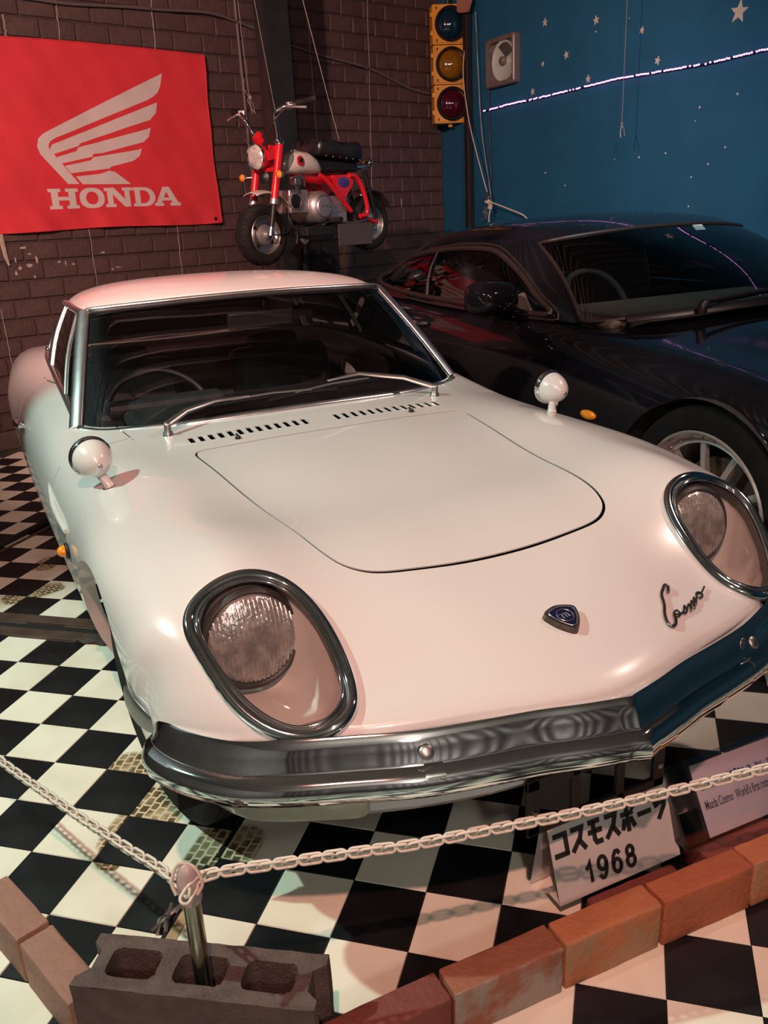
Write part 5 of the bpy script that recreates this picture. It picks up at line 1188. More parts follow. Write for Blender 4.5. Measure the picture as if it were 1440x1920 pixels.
for a in np.linspace(.45, 2.15, 22):
    r = .205; x, z = -.46 - r * math.cos(a), .205 + r * math.sin(a); G.append([V3((x, y, z - .018 * (y / .06)**2)) for y in np.linspace(-.062, .062, 9)])
rg = MB().grid(G).build('rear_mudguard', 'steel', bk, 60); md = rg.modifiers.new('thick', 'SOLIDIFY'); md.thickness = .004
MB().tube([V3((-.33, 0, .53)), V3((-.42, 0, .53)), V3((-.47, 0, .545))], .016, 10).ellipsoid(V3((-.49, 0, .555)), (.03, .045, .03)).build('tail_lamp', 'chrome', bk, 50)
MB().tube(bez([V3((-.35, .09, .52)), V3((-.45, .09, .54)), V3((-.52, .05, .55)), V3((-.52, -.05, .55)), V3((-.45, -.09, .54)), V3((-.35, -.09, .52))], 30), .006, 8).build('rear_carrier', 'steel', bk, 60)
MB().box(V3((-.15, 0, .53)), (.36, .12, .06)).build('saddle_base', 'blackpl', bk, 0, bevel=.01)
# hanging wires
MT['wire'] = mat('grey_steel_wire', (.30, .27, .25), .5, .4, base2=(.25, .22, .21), nscale=50)
MT['palecord'] = mat('pale_cord', (.55, .45, .38), .7, base2=(.48, .40, .34), nscale=60)
def ceilp(p, dx, dy): return V3((p.x + dx, p.y + dy, CEIL - .02))
a = bkw(.31, -.16, .82); w1 = MB().tube([ceilp(a, -.05, .0), a + V3((-.01, 0, .12)), a], .0022, 6).build('hanging_wire', 'wire', None, 60)
tag(w1, 'thin wire from the ceiling to the far handlebar of the motorcycle', 'wire')
MB().tube([a + V3((0, 0, .10)), a + V3((-.02, 0, .07)), a + V3((.01, .01, .02)), a + V3((.02, 0, .0)), a + V3((.012, 0, .05)), a + V3((-.035, 0, .13)), a + V3((-.03, 0, .18))], .0022, 6).lathe([(.001, 0), (.008, .006), (.008, .014), (.001, .02)], a + V3((0, 0, .075)), (0, 0, 1), 10).build('wire_knot', 'wire', w1, 60)
a = bkw(.39, .12, .79); w2 = MB().tube([ceilp(a, -.16, .05), a], .0022, 6).build('hanging_wire', 'wire', None, 60)
tag(w2, 'thin wire from the ceiling to the near handlebar of the motorcycle', 'wire')
a = bkw(-.24, 0, .672); w3 = MB().tube([ceilp(a, -.36, .02), a], .0022, 6).build('hanging_wire', 'wire', None, 60)
tag(w3, 'slanting pale wire from the ceiling down to the motorcycle saddle', 'wire')
# ================================================================== things on and along the walls
V3 = Vector
# --- steel column with bracket arm below the motorcycle
MT['column'] = mat('black_painted_steel', (.012, .014, .015), .5, base2=(.02, .021, .022), nscale=8, bump=.05)
pc0 = wallp(2.04, 0, .50)
colm = thing('steel_column', 'black steel column standing against the brick wall behind the motorcycle', 'column', pc0)
def colp(s, z, d): return wallp(2.04 + s, z, .50 + d) - pc0
for nm, s0, s1, d0, d1 in (('flange', -.098, .098, -.055, -.045), ('flange', -.098, .098, .045, .055), ('web', -.010, .010, -.045, .045), ('side_plate', -.098, -.090, -.045, .045)):
    MB().prism([(s0, 0), (s1, 0), (s1, CEIL), (s0, CEIL)], lambda s, z: colp(s, z, d0), lambda s, z: colp(s, z, d1)).build(nm, 'column', colm, 0)
e0 = wallp(2.04, 1.10, .555) - pc0; e1 = bkw(.12, 0, .12) - pc0; m1 = e0 * .35 + e1 * .65
arm = MB().tube([e0, e1], .032, 4, flat=None).build('bracket_arm', 'column', colm, 0)
MB().tube([wallp(2.04, .72, .555) - pc0, m1], .018, 4).build('bracket_brace', 'column', colm, 0)
q = bkw(-.06, .02, .165) - pc0
MB().box(bkw(.0, 0, .165) - pc0, (.34, .16, .05), (0, 0, BRZ)).build('bracket_tray', 'column', colm, 0, bevel=.004)
MT['plate'] = mat('blank_grey_brown_plate', (.060, .052, .050), .6, base2=(.07, .06, .057), nscale=5)
pl = MB().box((0, 0, 0), (.30, .006, .125)).build('hanging_plate', 'plate', None, 0, bevel=.003)
pl.location = bkw(-.10, .215, .135); pl.rotation_euler = (0, 0, BRZ); tag(pl, 'blank grey plate hung under the motorcycle engine', 'plate')
# --- red flag
class FlagSurf:
    U = np.array([1.322, 2.396]); V = np.array([.20, 1.785])
    def __call__(s, u, v):
        z = np.ravel(u); a = np.ravel(v); e = np.clip((a - 1.5) / .285, 0, 1); lo = np.clip((1.5 - z) / .18, 0, 1)
        d = .038 + .006 * np.sin(a * 9 + z * 3) * np.sin(z * 5 + 1) + .010 * e * np.sin(z * 8 + 2)**2 + .008 * lo * np.sin(a * 14 + 1) + .004 * np.sin(a * 31 + z * 17) * (.3 + lo)
        a2 = a + .012 * e * np.sin((z - 1.3) * 2.9) * -1; z2 = z + .012 * np.sin((a - .2) * 1.98) * np.clip((z - 1.9) / .4, 0, 1) - .010 * lo * np.sin(a * 5) * .6
        return W0[:2] is None or np.stack([W0.x + WD.x * a2 + WN.x * d, W0.y + WD.y * a2 + WN.y * d, z2], -1)
    def normal(s, u, v, e=2e-3):
        a = s(np.asarray(u) + e, v) - s(np.asarray(u) - e, v); b = s(u, np.asarray(v) + e) - s(u, np.asarray(v) - e)
        n = np.cross(a, b); n /= np.linalg.norm(n, axis=1, keepdims=True); return n * np.sign(n @ np.array([WN.x, WN.y, 0]))[:, None]
FS = FlagSurf()
W = [[(1.453,2.258),(1.433,2.185),(1.408,2.144),(1.365,2.114),(1.32,2.093),(.673,1.86),(.638,1.842),(.622,1.818),(.626,1.796),(.783,1.593),(.711,1.594),(.565,1.765),(.552,1.81),(.566,1.855),(.605,1.886),(.665,1.913),(1.422,2.243)],
     [(1.393,2.084),(1.374,2.023),(1.325,1.978),(1.168,1.934),(.829,1.832),(.813,1.816),(.648,1.768),(.628,1.796),(.645,1.822),(1.338,2.065)],
     [(1.322,1.932),(1.3,1.875),(1.258,1.845),(.961,1.775),(.903,1.771),(.895,1.754),(.686,1.713),(.664,1.750),(.797,1.787),(.813,1.808),(1.288,1.922)],
     [(1.242,1.806),(1.22,1.76),(1.174,1.731),(1.011,1.695),(1.0,1.684),(.739,1.657),(.707,1.700),(.883,1.733),(.9,1.751),(1.222,1.799)],
     [(.994,1.671),(1.033,1.663),(1.133,1.588),(.803,1.591),(.767,1.637),(.931,1.652)]]
LET = {'H': ([(0,0),(.40,0),(.40,.16),(.31,.16),(.31,.42),(.64,.42),(.64,.16),(.55,.16),(.55,0),(.95,0),(.95,.16),(.86,.16),(.86,.84),(.95,.84),(.95,1),(.55,1),(.55,.84),(.64,.84),(.64,.60),(.31,.60),(.31,.84),(.40,.84),(.40,1),(0,1),(0,.84),(.09,.84),(.09,.16),(0,.16)], []),
       'O': ([(.5 + .5 * math.copysign(abs(math.cos(t))**.85, math.cos(t)), .5 + .52 * math.copysign(abs(math.sin(t))**.85, math.sin(t))) for t in np.linspace(0, 6.2832, 33)[:-1]], [(.5 + .25 * math.cos(t), .5 + .33 * math.sin(t)) for t in np.linspace(0, 6.2832, 25)[:-1]]),
       'N': ([(0,0),(.36,0),(.36,.16),(.28,.16),(.28,.66),(.66,0),(.88,0),(.88,.84),(.97,.84),(.97,1),(.62,1),(.62,.84),(.70,.84),(.70,.40),(.34,1),(0,1),(0,.84),(.09,.84),(.09,.16),(0,.16)], []),
       'D': ([(0,0)] + [(.48 + .46 * math.cos(t), .5 + .5 * math.sin(t)) for t in np.linspace(-1.5708, 1.5708, 15)] + [(0,1),(0,.84),(.09,.84),(.09,.16),(0,.16)], [(.31,.16)] + [(.44 + .26 * math.cos(t), .5 + .34 * math.sin(t)) for t in np.linspace(-1.5708, 1.5708, 11)] + [(.31,.84)]),
       'A': ([(0,0),(.36,0),(.36,.16),(.28,.16),(.33,.28),(.66,.28),(.71,.16),(.62,.16),(.62,0),(1.02,0),(1.02,.16),(.94,.16),(.62,1),(.38,1),(.07,.16),(0,.16)], [(.39,.43),(.60,.43),(.50,.74)])}
lets = []; holes = []
for ch, a, b in (('H', .571, .765), ('O', .772, .935), ('N', .938, 1.128), ('D', 1.132, 1.296), ('A', 1.286, 1.480)):
    ol, ho = LET[ch]; w_ = max(p[0] for p in ol)
    T2 = lambda P: [(1.447 + .120 * p[1], a + (b - a) * p[0] / w_) for p in P]
    lets.append(T2(ol))
    if ho: holes.append(T2(ho))
def dens(P, L=.02):
    out = []
    for i in range(len(P)):
        a, b = np.array(P[i]), np.array(P[(i + 1) % len(P)]); n = max(1, int(np.linalg.norm(b - a) / L)); out += [tuple(a + (b - a) * k / n) for k in range(n)]
    return out
fl_loops = [dens([(z, s) for s, z in P]) for P in W] + [dens(P) for P in lets] + [dens(P) for P in holes]
Qf, Tf, rf = cut_surface(FS, fl_loops, .03)
MT['flagred'] = mat('red_flag_cloth', (.60, .028, .040), .75, base2=(.54, .025, .036), nscale=6, bump=.12, bscale=260)
MT['flagwhite'] = mat('greyish_white_print', (.56, .50, .47), .75, base2=(.52, .47, .44), nscale=6, bump=.12, bscale=260)
isred = (rf == -1) | (rf >= 10)
flag = panel('flag', FS, Qf, Tf[isred], 'flagred', None, rim=0); tag(flag, 'red flag with pale wing emblem and lettering on the brick wall', 'flag')
for k in range(5): panel('wing_feather', FS, Qf, Tf[rf == k], 'flagwhite', flag, rim=0)
for k in range(5): panel('flag_letter', FS, Qf, Tf[rf == 5 + k], 'flagwhite', flag, rim=0)
hem = [FS([u], [v])[0] for u, v in [(1.322 + .002, t) for t in np.linspace(.2, 1.78, 30)] + [(t, 1.782) for t in np.linspace(1.33, 2.39, 20)] + [(2.394, t) for t in np.linspace(1.775, .2, 30)]]
MB().tube([Vector(p) for p in hem], .004, 6).build('flag_hem', 'flagred', flag, 60)
MB().lathe([(.012, 0), (.012, .006), (.004, .008)], Vector(FS([1.352], [1.735])[0]), WN, 12).build('flag_eyelet', 'gasket', flag, 50)
# --- cable sagging along the brick wall, cracks and threads
MT['wallcable'] = mat('dusty_grey_cable', (.10, .082, .078), .7, base2=(.085, .07, .066), nscale=30)
cp = [(-.2, 2.66), (.3, 2.63), (.682,2.616),(.842,2.612),(.974,2.616),(1.255,2.632),(1.515,2.640),(1.691,2.651),(1.873,2.655),(2.036,2.632),(2.291,2.575),(2.514,2.514),(2.8,2.464),(3.265,2.402),(3.655,2.289),(3.893,2.252)]
tag(MB().tube(bez([wallp(s, z, .028) for s, z in cp], 90), .0105, 8).build('wall_cable', 'wallcable', None, 60), 'sagging grey cable running along the top of the brick wall', 'cable')
MT['crack'] = mat('pale_joint_filler', (.30, .24, .22), .8, base2=(.2, .16, .15), nscale=40)
MT['darkpipe'] = mat('brown_painted_conduit', (.075, .045, .04), .5, base2=(.06, .036, .032), nscale=20)
for (s0, z0, s1, z1, r, m) in ((.822, 2.64, .809, 2.40, .004, 'crack'), (1.452, 2.70, 1.443, 2.40, .004, 'crack'), (.81, 1.32, .805, .95, .0032, 'crack'), (1.443, 1.32, 1.439, .967, .0032, 'crack'), (.169, .874, .175, .456, .0035, 'crack'), (2.70, 2.69, 2.712, 1.7, .003, 'crack'), (3.284, 2.9, 3.225, 1.294, .003, 'crack'), (.492, 2.52, .489, 2.40, .006, 'crack'), (2.082, 2.9, 2.095, 1.5, .014, 'darkpipe')):
    n = 12; rnd = random.Random(int(s0 * 99)); P = [wallp(s0 + (s1 - s0) * i / n + rnd.uniform(-.004, .004) * (m == 'crack'), z0 + (z1 - z0) * i / n, .0135) for i in range(n + 1)]
    MB().tube(P, r, 6).build('joint_line' if m == 'crack' else 'conduit', m, wall_back, 60)
rg_ = [wallp(.249, 1.34, .02), wallp(.246, 1.25, .03), wallp(.252, 1.18, .026), wallp(.262, 1.13, .03)]
tag(MB().tube(rg_, [.012, .014, .012, .006], 8, flat=([WN] * 4, .25)).build('cloth_strip', 'chip', None, 60), 'pale torn cloth strip hanging below the left end of the flag', 'cloth')
# --- traffic light
MT['sigyellow'] = mat('yellow_signal_housing', (.60, .27, .014), .42, base2=(.53, .235, .012), nscale=12, bump=.05)
tc_ = wallp(3.93, 0, .24); vd = (tc_ - V3((CAMLOC.x, CAMLOC.y, 0))).normalized(); tn = (-vd * .94 + WN * .34).normalized(); tr_ = V3((0, 0, 1)).cross(tn).normalized(); 
sig = thing('traffic_signal', 'yellow three-lens traffic signal hung near the wall corner, unlit', 'traffic light', V3((tc_.x, tc_.y, 2.0)))
def sg_(a, z, d): return tr_ * a + V3((0, 0, z)) + tn * d
SM = Matrix((tr_, V3((0, 0, 1)), tn)).transposed()
for k, (m, nm) in enumerate((('sred', (.05, .002, .008)), ('samber', (.20, .085, .006)), ('sblue', (.003, .020, .040)))):
    MT[m] = mat('signal_lens_' + ('red', 'amber', 'blue')[k], nm, .08, base2=tuple(c * .8 for c in nm), nscale=50, coat=1)
    z0 = .146 + .288 * k
    bx = MB().prism(round_poly([(-.142, z0 - .141), (.142, z0 - .141), (.142, z0 + .141), (-.142, z0 + .141)], .010, 3), lambda a, z: sg_(a, z, -.07), lambda a, z: sg_(a, z, .05)).build('signal_section', 'sigyellow', sig, 30)
    MB().prism(round_poly([(-.132, z0 - .132), (.132, z0 - .132), (.132, z0 + .132), (-.132, z0 + .132)], .012, 3), lambda a, z: sg_(a, z, .048), lambda a, z: sg_(a * .985, z0 + (z - z0) * .985, .060)).build('section_door', 'sigyellow', bx, 30)
    MB().lathe([(.106, .055), (.126, .060), (.126, .092), (.118, .100), (.106, .088)], sg_(0, z0, 0), tn, 40, False).build('lens_bezel', 'gasket', bx, 50)
    MB().lathe([(.107, .066), (.098, .084), (.076, .101), (.043, .113), (.0005, .118)], sg_(0, z0, 0), tn, 40, False).build('lens', m, bx, 60)
    for s in (1, -1):
        MB().box(sg_(s * .148, z0 - .06, .03), (.02, .03, .03), SM).box(sg_(s * .148, z0 + .07, .03), (.02, .03, .03), SM).build('hinge_lug', 'sigyellow', bx, 0)
        for t in (1, -1): MB().tube([sg_(s * .108, z0 + t * .105, .062), sg_(s * .116, z0 + t * .113, .067), sg_(s * .108, z0 + t * .121, .064)], .004, 6).build('door_clip', 'gasket', bx, 50)
MB().tube([sg_(0, .0, -.02), sg_(0, -.02, -.02)], .02, 10).build('drain_boss', 'sigyellow', sig, 40)
MB().tube([sg_(0, .86, -.02), sg_(0, CEIL - 2.0, -.02)], .02, 12).build('hanger_pipe', 'column', sig, 50)
# --- things on the blue wall
MT['pipe'] = mat('dark_brown_pipe', (.010, .007, .007), .5, base2=(.014, .010, .009), nscale=15)
tag(MB().box(bluep(.465, CEIL / 2, .04), (.055, .05, CEIL), (0, 0, PB)).build('trim_1', 'pipe', None, 0, bevel=.006), kind='structure')
# square lamp unit with a round glass
MT['lampframe'] = mat('brownish_grey_frame', (.115, .09, .082), .4, base2=(.135, .105, .095), nscale=25, coat=.3)
MT['mintglass'] = mat('pale_mint_reflector', (.55, .66, .58), .15, .35, base2=(.62, .70, .62), nscale=8, coat=1)
MT['smoke'] = mat('smoky_reflector', (.16, .16, .14), .15, .6, base2=(.10, .10, .09), nscale=9, coat=1)
lo_ = bluep(.905, 2.365, 0)
lu = thing('lamp_unit', 'square grey headlamp unit with round glass on the blue wall', 'lamp', lo_)
def lp_(a, z, d): return BD * a + V3((0, 0, z)) + BN * d
fo = round_poly([(-.18, -.168), (.18, -.168), (.18, .168), (-.18, .168)], .022, 5); fi = round_poly([(-.135, -.135), (.150, -.135), (.150, .135), (-.135, .135)], .03, 5)
n = len(fo); b = MB(); vs = []
for P, d in ((fo, 0), (fo, .045), ([(x * .95, z * .95) for x, z in fo], .055), (fi, .048), (fi, .015)): vs.append([lp_(x, z, d) for x, z in P])
b.ring_sweep(vs, False, False); b.build('lamp_frame', 'lampframe', lu, 40)
MB().prism(fi, lambda x, z: lp_(x, z, .012), lambda x, z: lp_(x, z, .016)).build('frame_back', 'lampframe', lu, 0)
gl = MB().lathe([(.138, .016), (.140, .034), (.132, .036), (.126, .030), (.095, .022), (.05, .018), (.0005, .017)], lp_(.02, 0, 0), BN, 40, False).build('lamp_reflector', 'mintglass', lu, 60)
MB().lathe([(.030, .018), (.028, .05), (.020, .056), (.0005, .057)], lp_(.02, 0, 0), BN, 20).build('bulb_cap', 'lampframe', gl, 50)
MB().prism([(.03, .02), (.115, .05), (.10, .085), (.05, .118), (-.01, .122), (-.06, .10)], lambda x, z: lp_(.02 + x, z, .028), lambda x, z: lp_(.02 + x, z, .030)).build('reflector_dark_patch', 'smoke', gl, 0)  # darker patch over the upper right of the reflector
MT['cable_dark'] = mat('black_cable', (.008, .010, .014), .5, base2=(.012, .014, .02), nscale=40)
tag(MB().tube(bez([bluep(.728, 2.20, .02), bluep(.723, 1.884, .015), bluep(.748, 1.569, .02), bluep(.735, 1.45, .03), bluep(.80, 1.37, .08)], 30), .005, 6).build('lamp_cable', 'cable_dark', None, 60), 'black cable hanging from the lamp unit down the blue wall', 'cable')
# purple light string
MT['led'] = mat('purple_led', (.8, .4, .9), .4, base2=(.85, .45, .95), nscale=200, emit=(.92, .36, 1.0), estr=2.4)
MT['ledbase'] = mat('dark_string_wire', (.01, .008, .02), .5, base2=(.015, .012, .03), nscale=50)
lpts = [(.655, 2.053), (.8, 2.054), (1.0, 2.061), (1.25, 2.058), (1.743, 2.061), (2.127, 2.067), (2.536, 2.051), (2.86, 2.039), (3.08, 2.042), (3.4, 2.046), (4.0, 2.05), (5.0, 2.05)]
st_ = MB().tube(bez([bluep(s, z, .018) for s, z in lpts], 60), .004, 6).build('string_light', 'ledbase', None, 60)
tag(st_, 'string of purple lights running level across the blue wall', 'string light')
rnd = random.Random(3); b = MB(); s = .66; k = 0
while s < 4.9:
    if rnd.random() > .12 and not (.69 < s < .71 or 1.20 < s < 1.225 or 1.79 < s < 1.82 or 2.05 < s < 2.062 or 3.03 < s < 3.05):
        z = np.interp(s, [p[0] for p in lpts], [p[1] for p in lpts]) + rnd.uniform(-.002, .002); b.box(bluep(s, z, .024), (.0075, .007, .009), (0, 0, PB))
    s += .0165
tag(b.build('bulb', 'led', st_, 0), kind='stuff')
# star stickers
MT['star'] = mat('cream_glow_star', (.50, .44, .36), .6, base2=(.46, .40, .33), nscale=40)
def star_poly(r, rot=0): return [((r if i % 2 == 0 else r * .42) * math.sin(math.pi * i / 5 + rot), (r if i % 2 == 0 else r * .42) * math.cos(math.pi * i / 5 + rot)) for i in range(10)]
stars = [(3.043, 2.265, .064, .15, 'big cream star sticker at the top right of the blue wall'), (1.376, 2.534, .030, .1, 'small star sticker highest and nearest to the lamp unit'), (1.900, 2.446, .031, -.1, 'small star sticker on the blue wall, second highest from the left'), (2.316, 2.310, .024, .3, 'small star sticker just left of the hanging cord, near the top'),
         (1.609, 2.291, .029, -.25, 'tilted small star sticker below the two highest small stars'), (1.357, 2.275, .019, .6, 'tiny cream star sticker, smallest on the blue wall'), (2.458, 2.119, .028, .35, 'small star sticker touching the hanging cord above the lights'), (1.837, 2.109, .028, .05, 'small star sticker resting just above the middle of the light string'), (1.244, 2.112, .026, -.1, 'small star sticker just above the left part of the light string')]
for s, z, r, rot, lab in stars:
    tag(MB().prism(star_poly(r, rot), lambda a, c: bluep(s + a, z + c, 0), lambda a, c: bluep(s + a * .9, z + c * .9, .004)).build('star', 'star', None, 0), lab, 'star', 'star stickers on the blue wall')
for k, (s, z) in enumerate([(3.075,1.853),(2.81,1.817),(2.784,1.746),(2.779,1.436),(2.772,1.269),(2.563,1.588),(2.337,1.582),(2.114,1.586),(3.244,1.103),(3.017,1.582),(1.62,1.45),(1.4,1.55),(2.2,2.40),(2.9,1.5),(1.9,2.38)]):
    r = (.0065, .007, .004, .006, .006)[k % 5]; MB().prism([(r * math.cos(t), r * math.sin(t)) for t in np.linspace(0, 6.2832, 9)[:-1]], lambda a, c: bluep(s + a, z + c, 0), lambda a, c: bluep(s + a, z + c, .001)).build('paint_dot', 'star', bpy.data.objects['wall_right'], 0)
# hanging cord with knotted end
c0 = bluep(2.436, 1.744, .25); 
hcrd = MB().tube([V3((c0.x + .01, c0.y, CEIL)), c0 + V3((0, 0, .03)), c0], .0022, 6).build('hanging_string', 'wire', None, 60); tag(hcrd, 'thin grey string hanging from the ceiling in front of the blue wall', 'cord')
MB().tube([c0 + V3((0, 0, .03)), c0 + BD * -.012 + V3((0, 0, -.03)), c0 + BD * -.004 + V3((0, 0, -.055))], .0028, 6).tube([c0 + V3((0, 0, .025)), c0 + BD * .02 + V3((0, 0, -.01)), c0 + BD * .028 + V3((0, 0, -.05))], .0028, 6).ellipsoid(c0 + V3((0, 0, .025)), (.008, .008, .008), None, 10, 6).build('cord_knot', 'wire', hcrd, 60)
# rope, plug and leads beside the column trim
rope = MB().tube(bez([bluep(.455, 2.62, .04), bluep(.478, 2.34, .09), bluep(.597, 1.975, .12), bluep(.771, 1.57, .12), bluep(.855, 1.40, .12)], 40), .0042, 8).build('rope', 'palecord', None, 60); tag(rope, 'pale rope slanting down past the dark pipe to the plug', 'rope')
wc_ = MB().tube(bez([bluep(.60, 2.75, .05), bluep(.63, 2.3, .05), bluep(.669, 1.89, .05), bluep(.783, 1.411, .05), bluep(.78, 1.30, .06), bluep(.66, 1.235, .06)], 40), .0035, 6).build('white_lead', 'wire', None, 60); tag(wc_, 'thin grey lead hanging beside the rope at the dark pipe', 'cord')
pg = bluep(.862, 1.372, .13)
plug = thing('power_plug', 'pale power plug and adaptor dangling at the end of the rope', 'plug', pg)
MB().box((0, 0, 0), (.045, .04, .035), (.3, .5, .2)).box((.015, 0, -.03), (.028, .03, .05), (.1, .2, 0)).build('adaptor', 'palecord', plug, 0, bevel=.004)
MB().tube([V3((-.02, 0, .015)), V3((-.012, 0, .05)), V3((-.006, 0, .08))], [.012, .010, .006], 8).build('black_tape', 'gasket', plug, 50)
MB().tube(bez([V3((.015, 0, -.05)), V3((.005, 0, -.10)), V3((.0, .0, -.15))], 10), .005, 6).build('short_lead', 'palecord', plug, 50)
MB().tube(bez([V3((-.04, 0, -.03)), V3((-.01, .0, -.09)), V3((-.05, 0, -.06)), V3((-.02, 0, -.12))], 16), .003, 6).build('thin_lead', 'wire', plug, 50)
ex = MB().tube(bez([pg + BD * .02, bluep(1.0, 1.345, .13), bluep(1.12, 1.310, .12), bluep(1.30, 1.245, .10), bluep(1.40, 1.1, .1)], 24), .0058, 8).build('extension_lead', 'palecord', None, 60); tag(ex, 'pale extension lead running from the plug behind the black car roof', 'cord')
MT['peach'] = mat('peach_paint_patch', (.34, .16, .11), .6, base2=(.30, .14, .10), nscale=20)
tag(MB().prism(round_poly([(-.11, -.05), (.02, -.075), (.07, .0), (.05, .09), (-.11, .09)], .02, 3), lambda a, z: bluep(.53 + a, 2.83 + z, .076), lambda a, z: bluep(.53 + a, 2.83 + z, .10)).build('pipe_clamp', 'peach', None, 20), 'brown clamp near the top of the dark pipe beside the signal', 'clamp')
# ================================================================== things on the floor in front
V3 = Vector
# --- kerb of red bricks, one object each
def red_brick(label, p0, p1, depth, h, col, col2, name='brick', z0=.003, face=None):
    """p0 -> p1: front top edge seen from above; the brick lies behind it"""
    p0, p1 = V3((*p0, 0)), V3((*p1, 0)); d = p1 - p0; L = d.length; u = d / L; nrm = V3((-u.y, u.x, 0))
    c = (p0 + p1) / 2 + nrm * depth / 2 + V3((0, 0, z0))
    m = mat('brick_clay', col, .75, base2=col2, nscale=9, detail=9, bump=.35, bscale=70, ramp=(.35, .7))
    if face:
        nt = m.node_tree; N = nt.nodes; Lk = nt.links; p = N['Principled BSDF']; src = p.inputs['Base Color'].links[0].from_socket
        tcn = [n for n in N if n.type == 'TEX_COORD'][0]; sx = N.new('ShaderNodeSeparateXYZ'); Lk.new(tcn.outputs['Object'], sx.inputs[0])
        k = N.new('ShaderNodeMapRange'); k.inputs['From Min'].default_value = -depth / 2 + .003; k.inputs['From Max'].default_value = -depth / 2 + .0005; Lk.new(sx.outputs['Y'], k.inputs['Value'])
        nz = N.new('ShaderNodeTexNoise'); nz.inputs['Scale'].default_value = 16; nz.inputs['Detail'].default_value = 8; Lk.new(tcn.outputs['Object'], nz.inputs['Vector'])
        r = N.new('ShaderNodeMapRange'); r.inputs['From Min'].default_value = .38; r.inputs['From Max'].default_value = .56; Lk.new(nz.outputs['Fac'], r.inputs['Value'])
        mu = N.new('ShaderNodeMath'); mu.operation = 'MULTIPLY'; Lk.new(k.outputs[0], mu.inputs[0]); Lk.new(r.outputs[0], mu.inputs[1])
        mx = N.new('ShaderNodeMix'); mx.data_type = 'RGBA'; Lk.new(mu.outputs[0], mx.inputs['Factor']); Lk.new(src, mx.inputs['A']); mx.inputs['B'].default_value = (*face, 1); Lk.new(mx.outputs['Result'], p.inputs['Base Color'])
    # box with slightly uneven arrises
    rnd = random.Random(label); nx, ny, nz_ = 9, 3, 4; bm = bmesh.new(); bmesh.ops.create_cube(bm, size=1)
    bmesh.ops.scale(bm, vec=(L - .003, depth, h), verts=bm.verts)
    bmesh.ops.bevel(bm, geom=bm.edges[:], offset=.0045, segments=2, affect='EDGES', profile=.6)
    bmesh.ops.subdivide_edges(bm, edges=[e for e in bm.edges if e.calc_length() > .04], cuts=5, use_grid_fill=True)
    for v in bm.verts: v.co += V3((rnd.uniform(-1, 1), rnd.uniform(-1, 1), rnd.uniform(-1, 1))) * .0007; v.co.z += h / 2
    me = bpy.data.meshes.new(name); bm.to_mesh(me); bm.free(); me.materials.append(m)
    me.polygons.foreach_set('use_smooth', [True] * len(me.polygons)); me.set_sharp_from_angle(angle=math.radians(50))
    o = link(name, me, None, 0, c, (0, 0, math.atan2(u.y, u.x))); tag(o, label, 'brick', 'bricks edging the display floor'); return o
RB1 = ((.30, .115, .065), (.24, .085, .045)); OR = ((.46, .175, .075), (.38, .14, .062)); ORR = ((.40, .125, .055), (.33, .10, .045)); MR = ((.20, .052, .040), (.15, .040, .032)); PK = ((.34, .17, .125), (.28, .135, .10))
red_brick('dark red brick beside the right end of the concrete block', (-.605, -.066), (-.396, -.066), .060, .100, *MR)
red_brick('brown brick with a grey mortar-stained front face', (-.392, -.063), (-.178, -.069), .058, .100, *RB1, face=(.30, .25, .21))
red_brick('smooth orange brick with a tan front below the 1968 card', (-.175, -.068), (.034, -.075), .056, .100, *OR, face=(.34, .20, .11))
red_brick('orange-red brick right of the smooth orange one', (.037, -.076), (.247, -.086), .056, .100, *ORR)
red_brick('orange brick at the right edge of the photo', (.250, -.086), (.46, -.094), .056, .100, *OR, face=(.34, .20, .11))
red_brick('flat maroon brick behind the kerb, under the white name card', (-.03, .0), (.18, -.006), .060, .028, *MR)
red_brick('flat maroon brick behind the kerb, under the acrylic sign', (.225, -.004), (.435, -.012), .075, .058, *MR)
red_brick('pinkish brick at the left edge of the photo', (-1.085, .575), (-1.021, .405), .062, .100, *PK)
red_brick('pinkish brick touching the left end of the concrete block', (-1.018, .398), (-.953, .218), .062, .100, *PK)
# --- hollow concrete block
bc_ = V3((-.754, .098, .003)); ba = math.radians(-35.1)
blk = MB(); HX, HY, H = .195, .052, .188
def notch(P): return P
outer = [(-HX, -HY), (HX, -HY), (HX, -HY + .018), (HX - .018, -HY + .034), (HX - .018, HY - .034), (HX, HY - .018), (HX, HY), (-HX, HY), (-HX, HY - .018), (-HX + .018, HY - .034), (-HX + .018, -HY + .034), (-HX, -HY + .018)]
holes_ = [round_poly([(cx - .042, -.028), (cx + .042, -.028), (cx + .042, .028), (cx - .042, .028)], .018, 5) for cx in (-.112, 0, .112)]
class Flat2:
    U = np.array([-HX, HX]); V = np.array([-HY, HY])
    def __call__(s, u, v): return np.stack([np.ravel(u), np.ravel(v), np.full(np.size(u), H)], -1)
    def normal(s, u, v): return np.tile([0., 0., 1.], (np.size(u), 1))
Qk, Tk, rk = cut_surface(Flat2(), [dens(outer, .02)] + [dens(h, .02) for h in holes_], .02)
rnd = random.Random(5); tv = [(q[0], q[1], H + rnd.uniform(-.0012, .0012)) for q in Qk]
b = MB().add(tv, [tuple(int(k) for k in t) for t in Tk[rk == 0]])
for P, s in [(dens(outer, .02), 1)] + [(dens(h, .02), -1) for h in holes_]:
    n = len(P); zs = np.linspace(0, H, 8)
    b.ring_sweep([[V3((x + rnd.uniform(-.0008, .0008), y + rnd.uniform(-.0008, .0008), z)) for x, y in P] for z in zs], False, False)
MT['block'] = mat('brown_painted_concrete', (.110, .075, .066), .85, base2=(.075, .050, .044), nscale=35, detail=10, bump=.4, bscale=170)
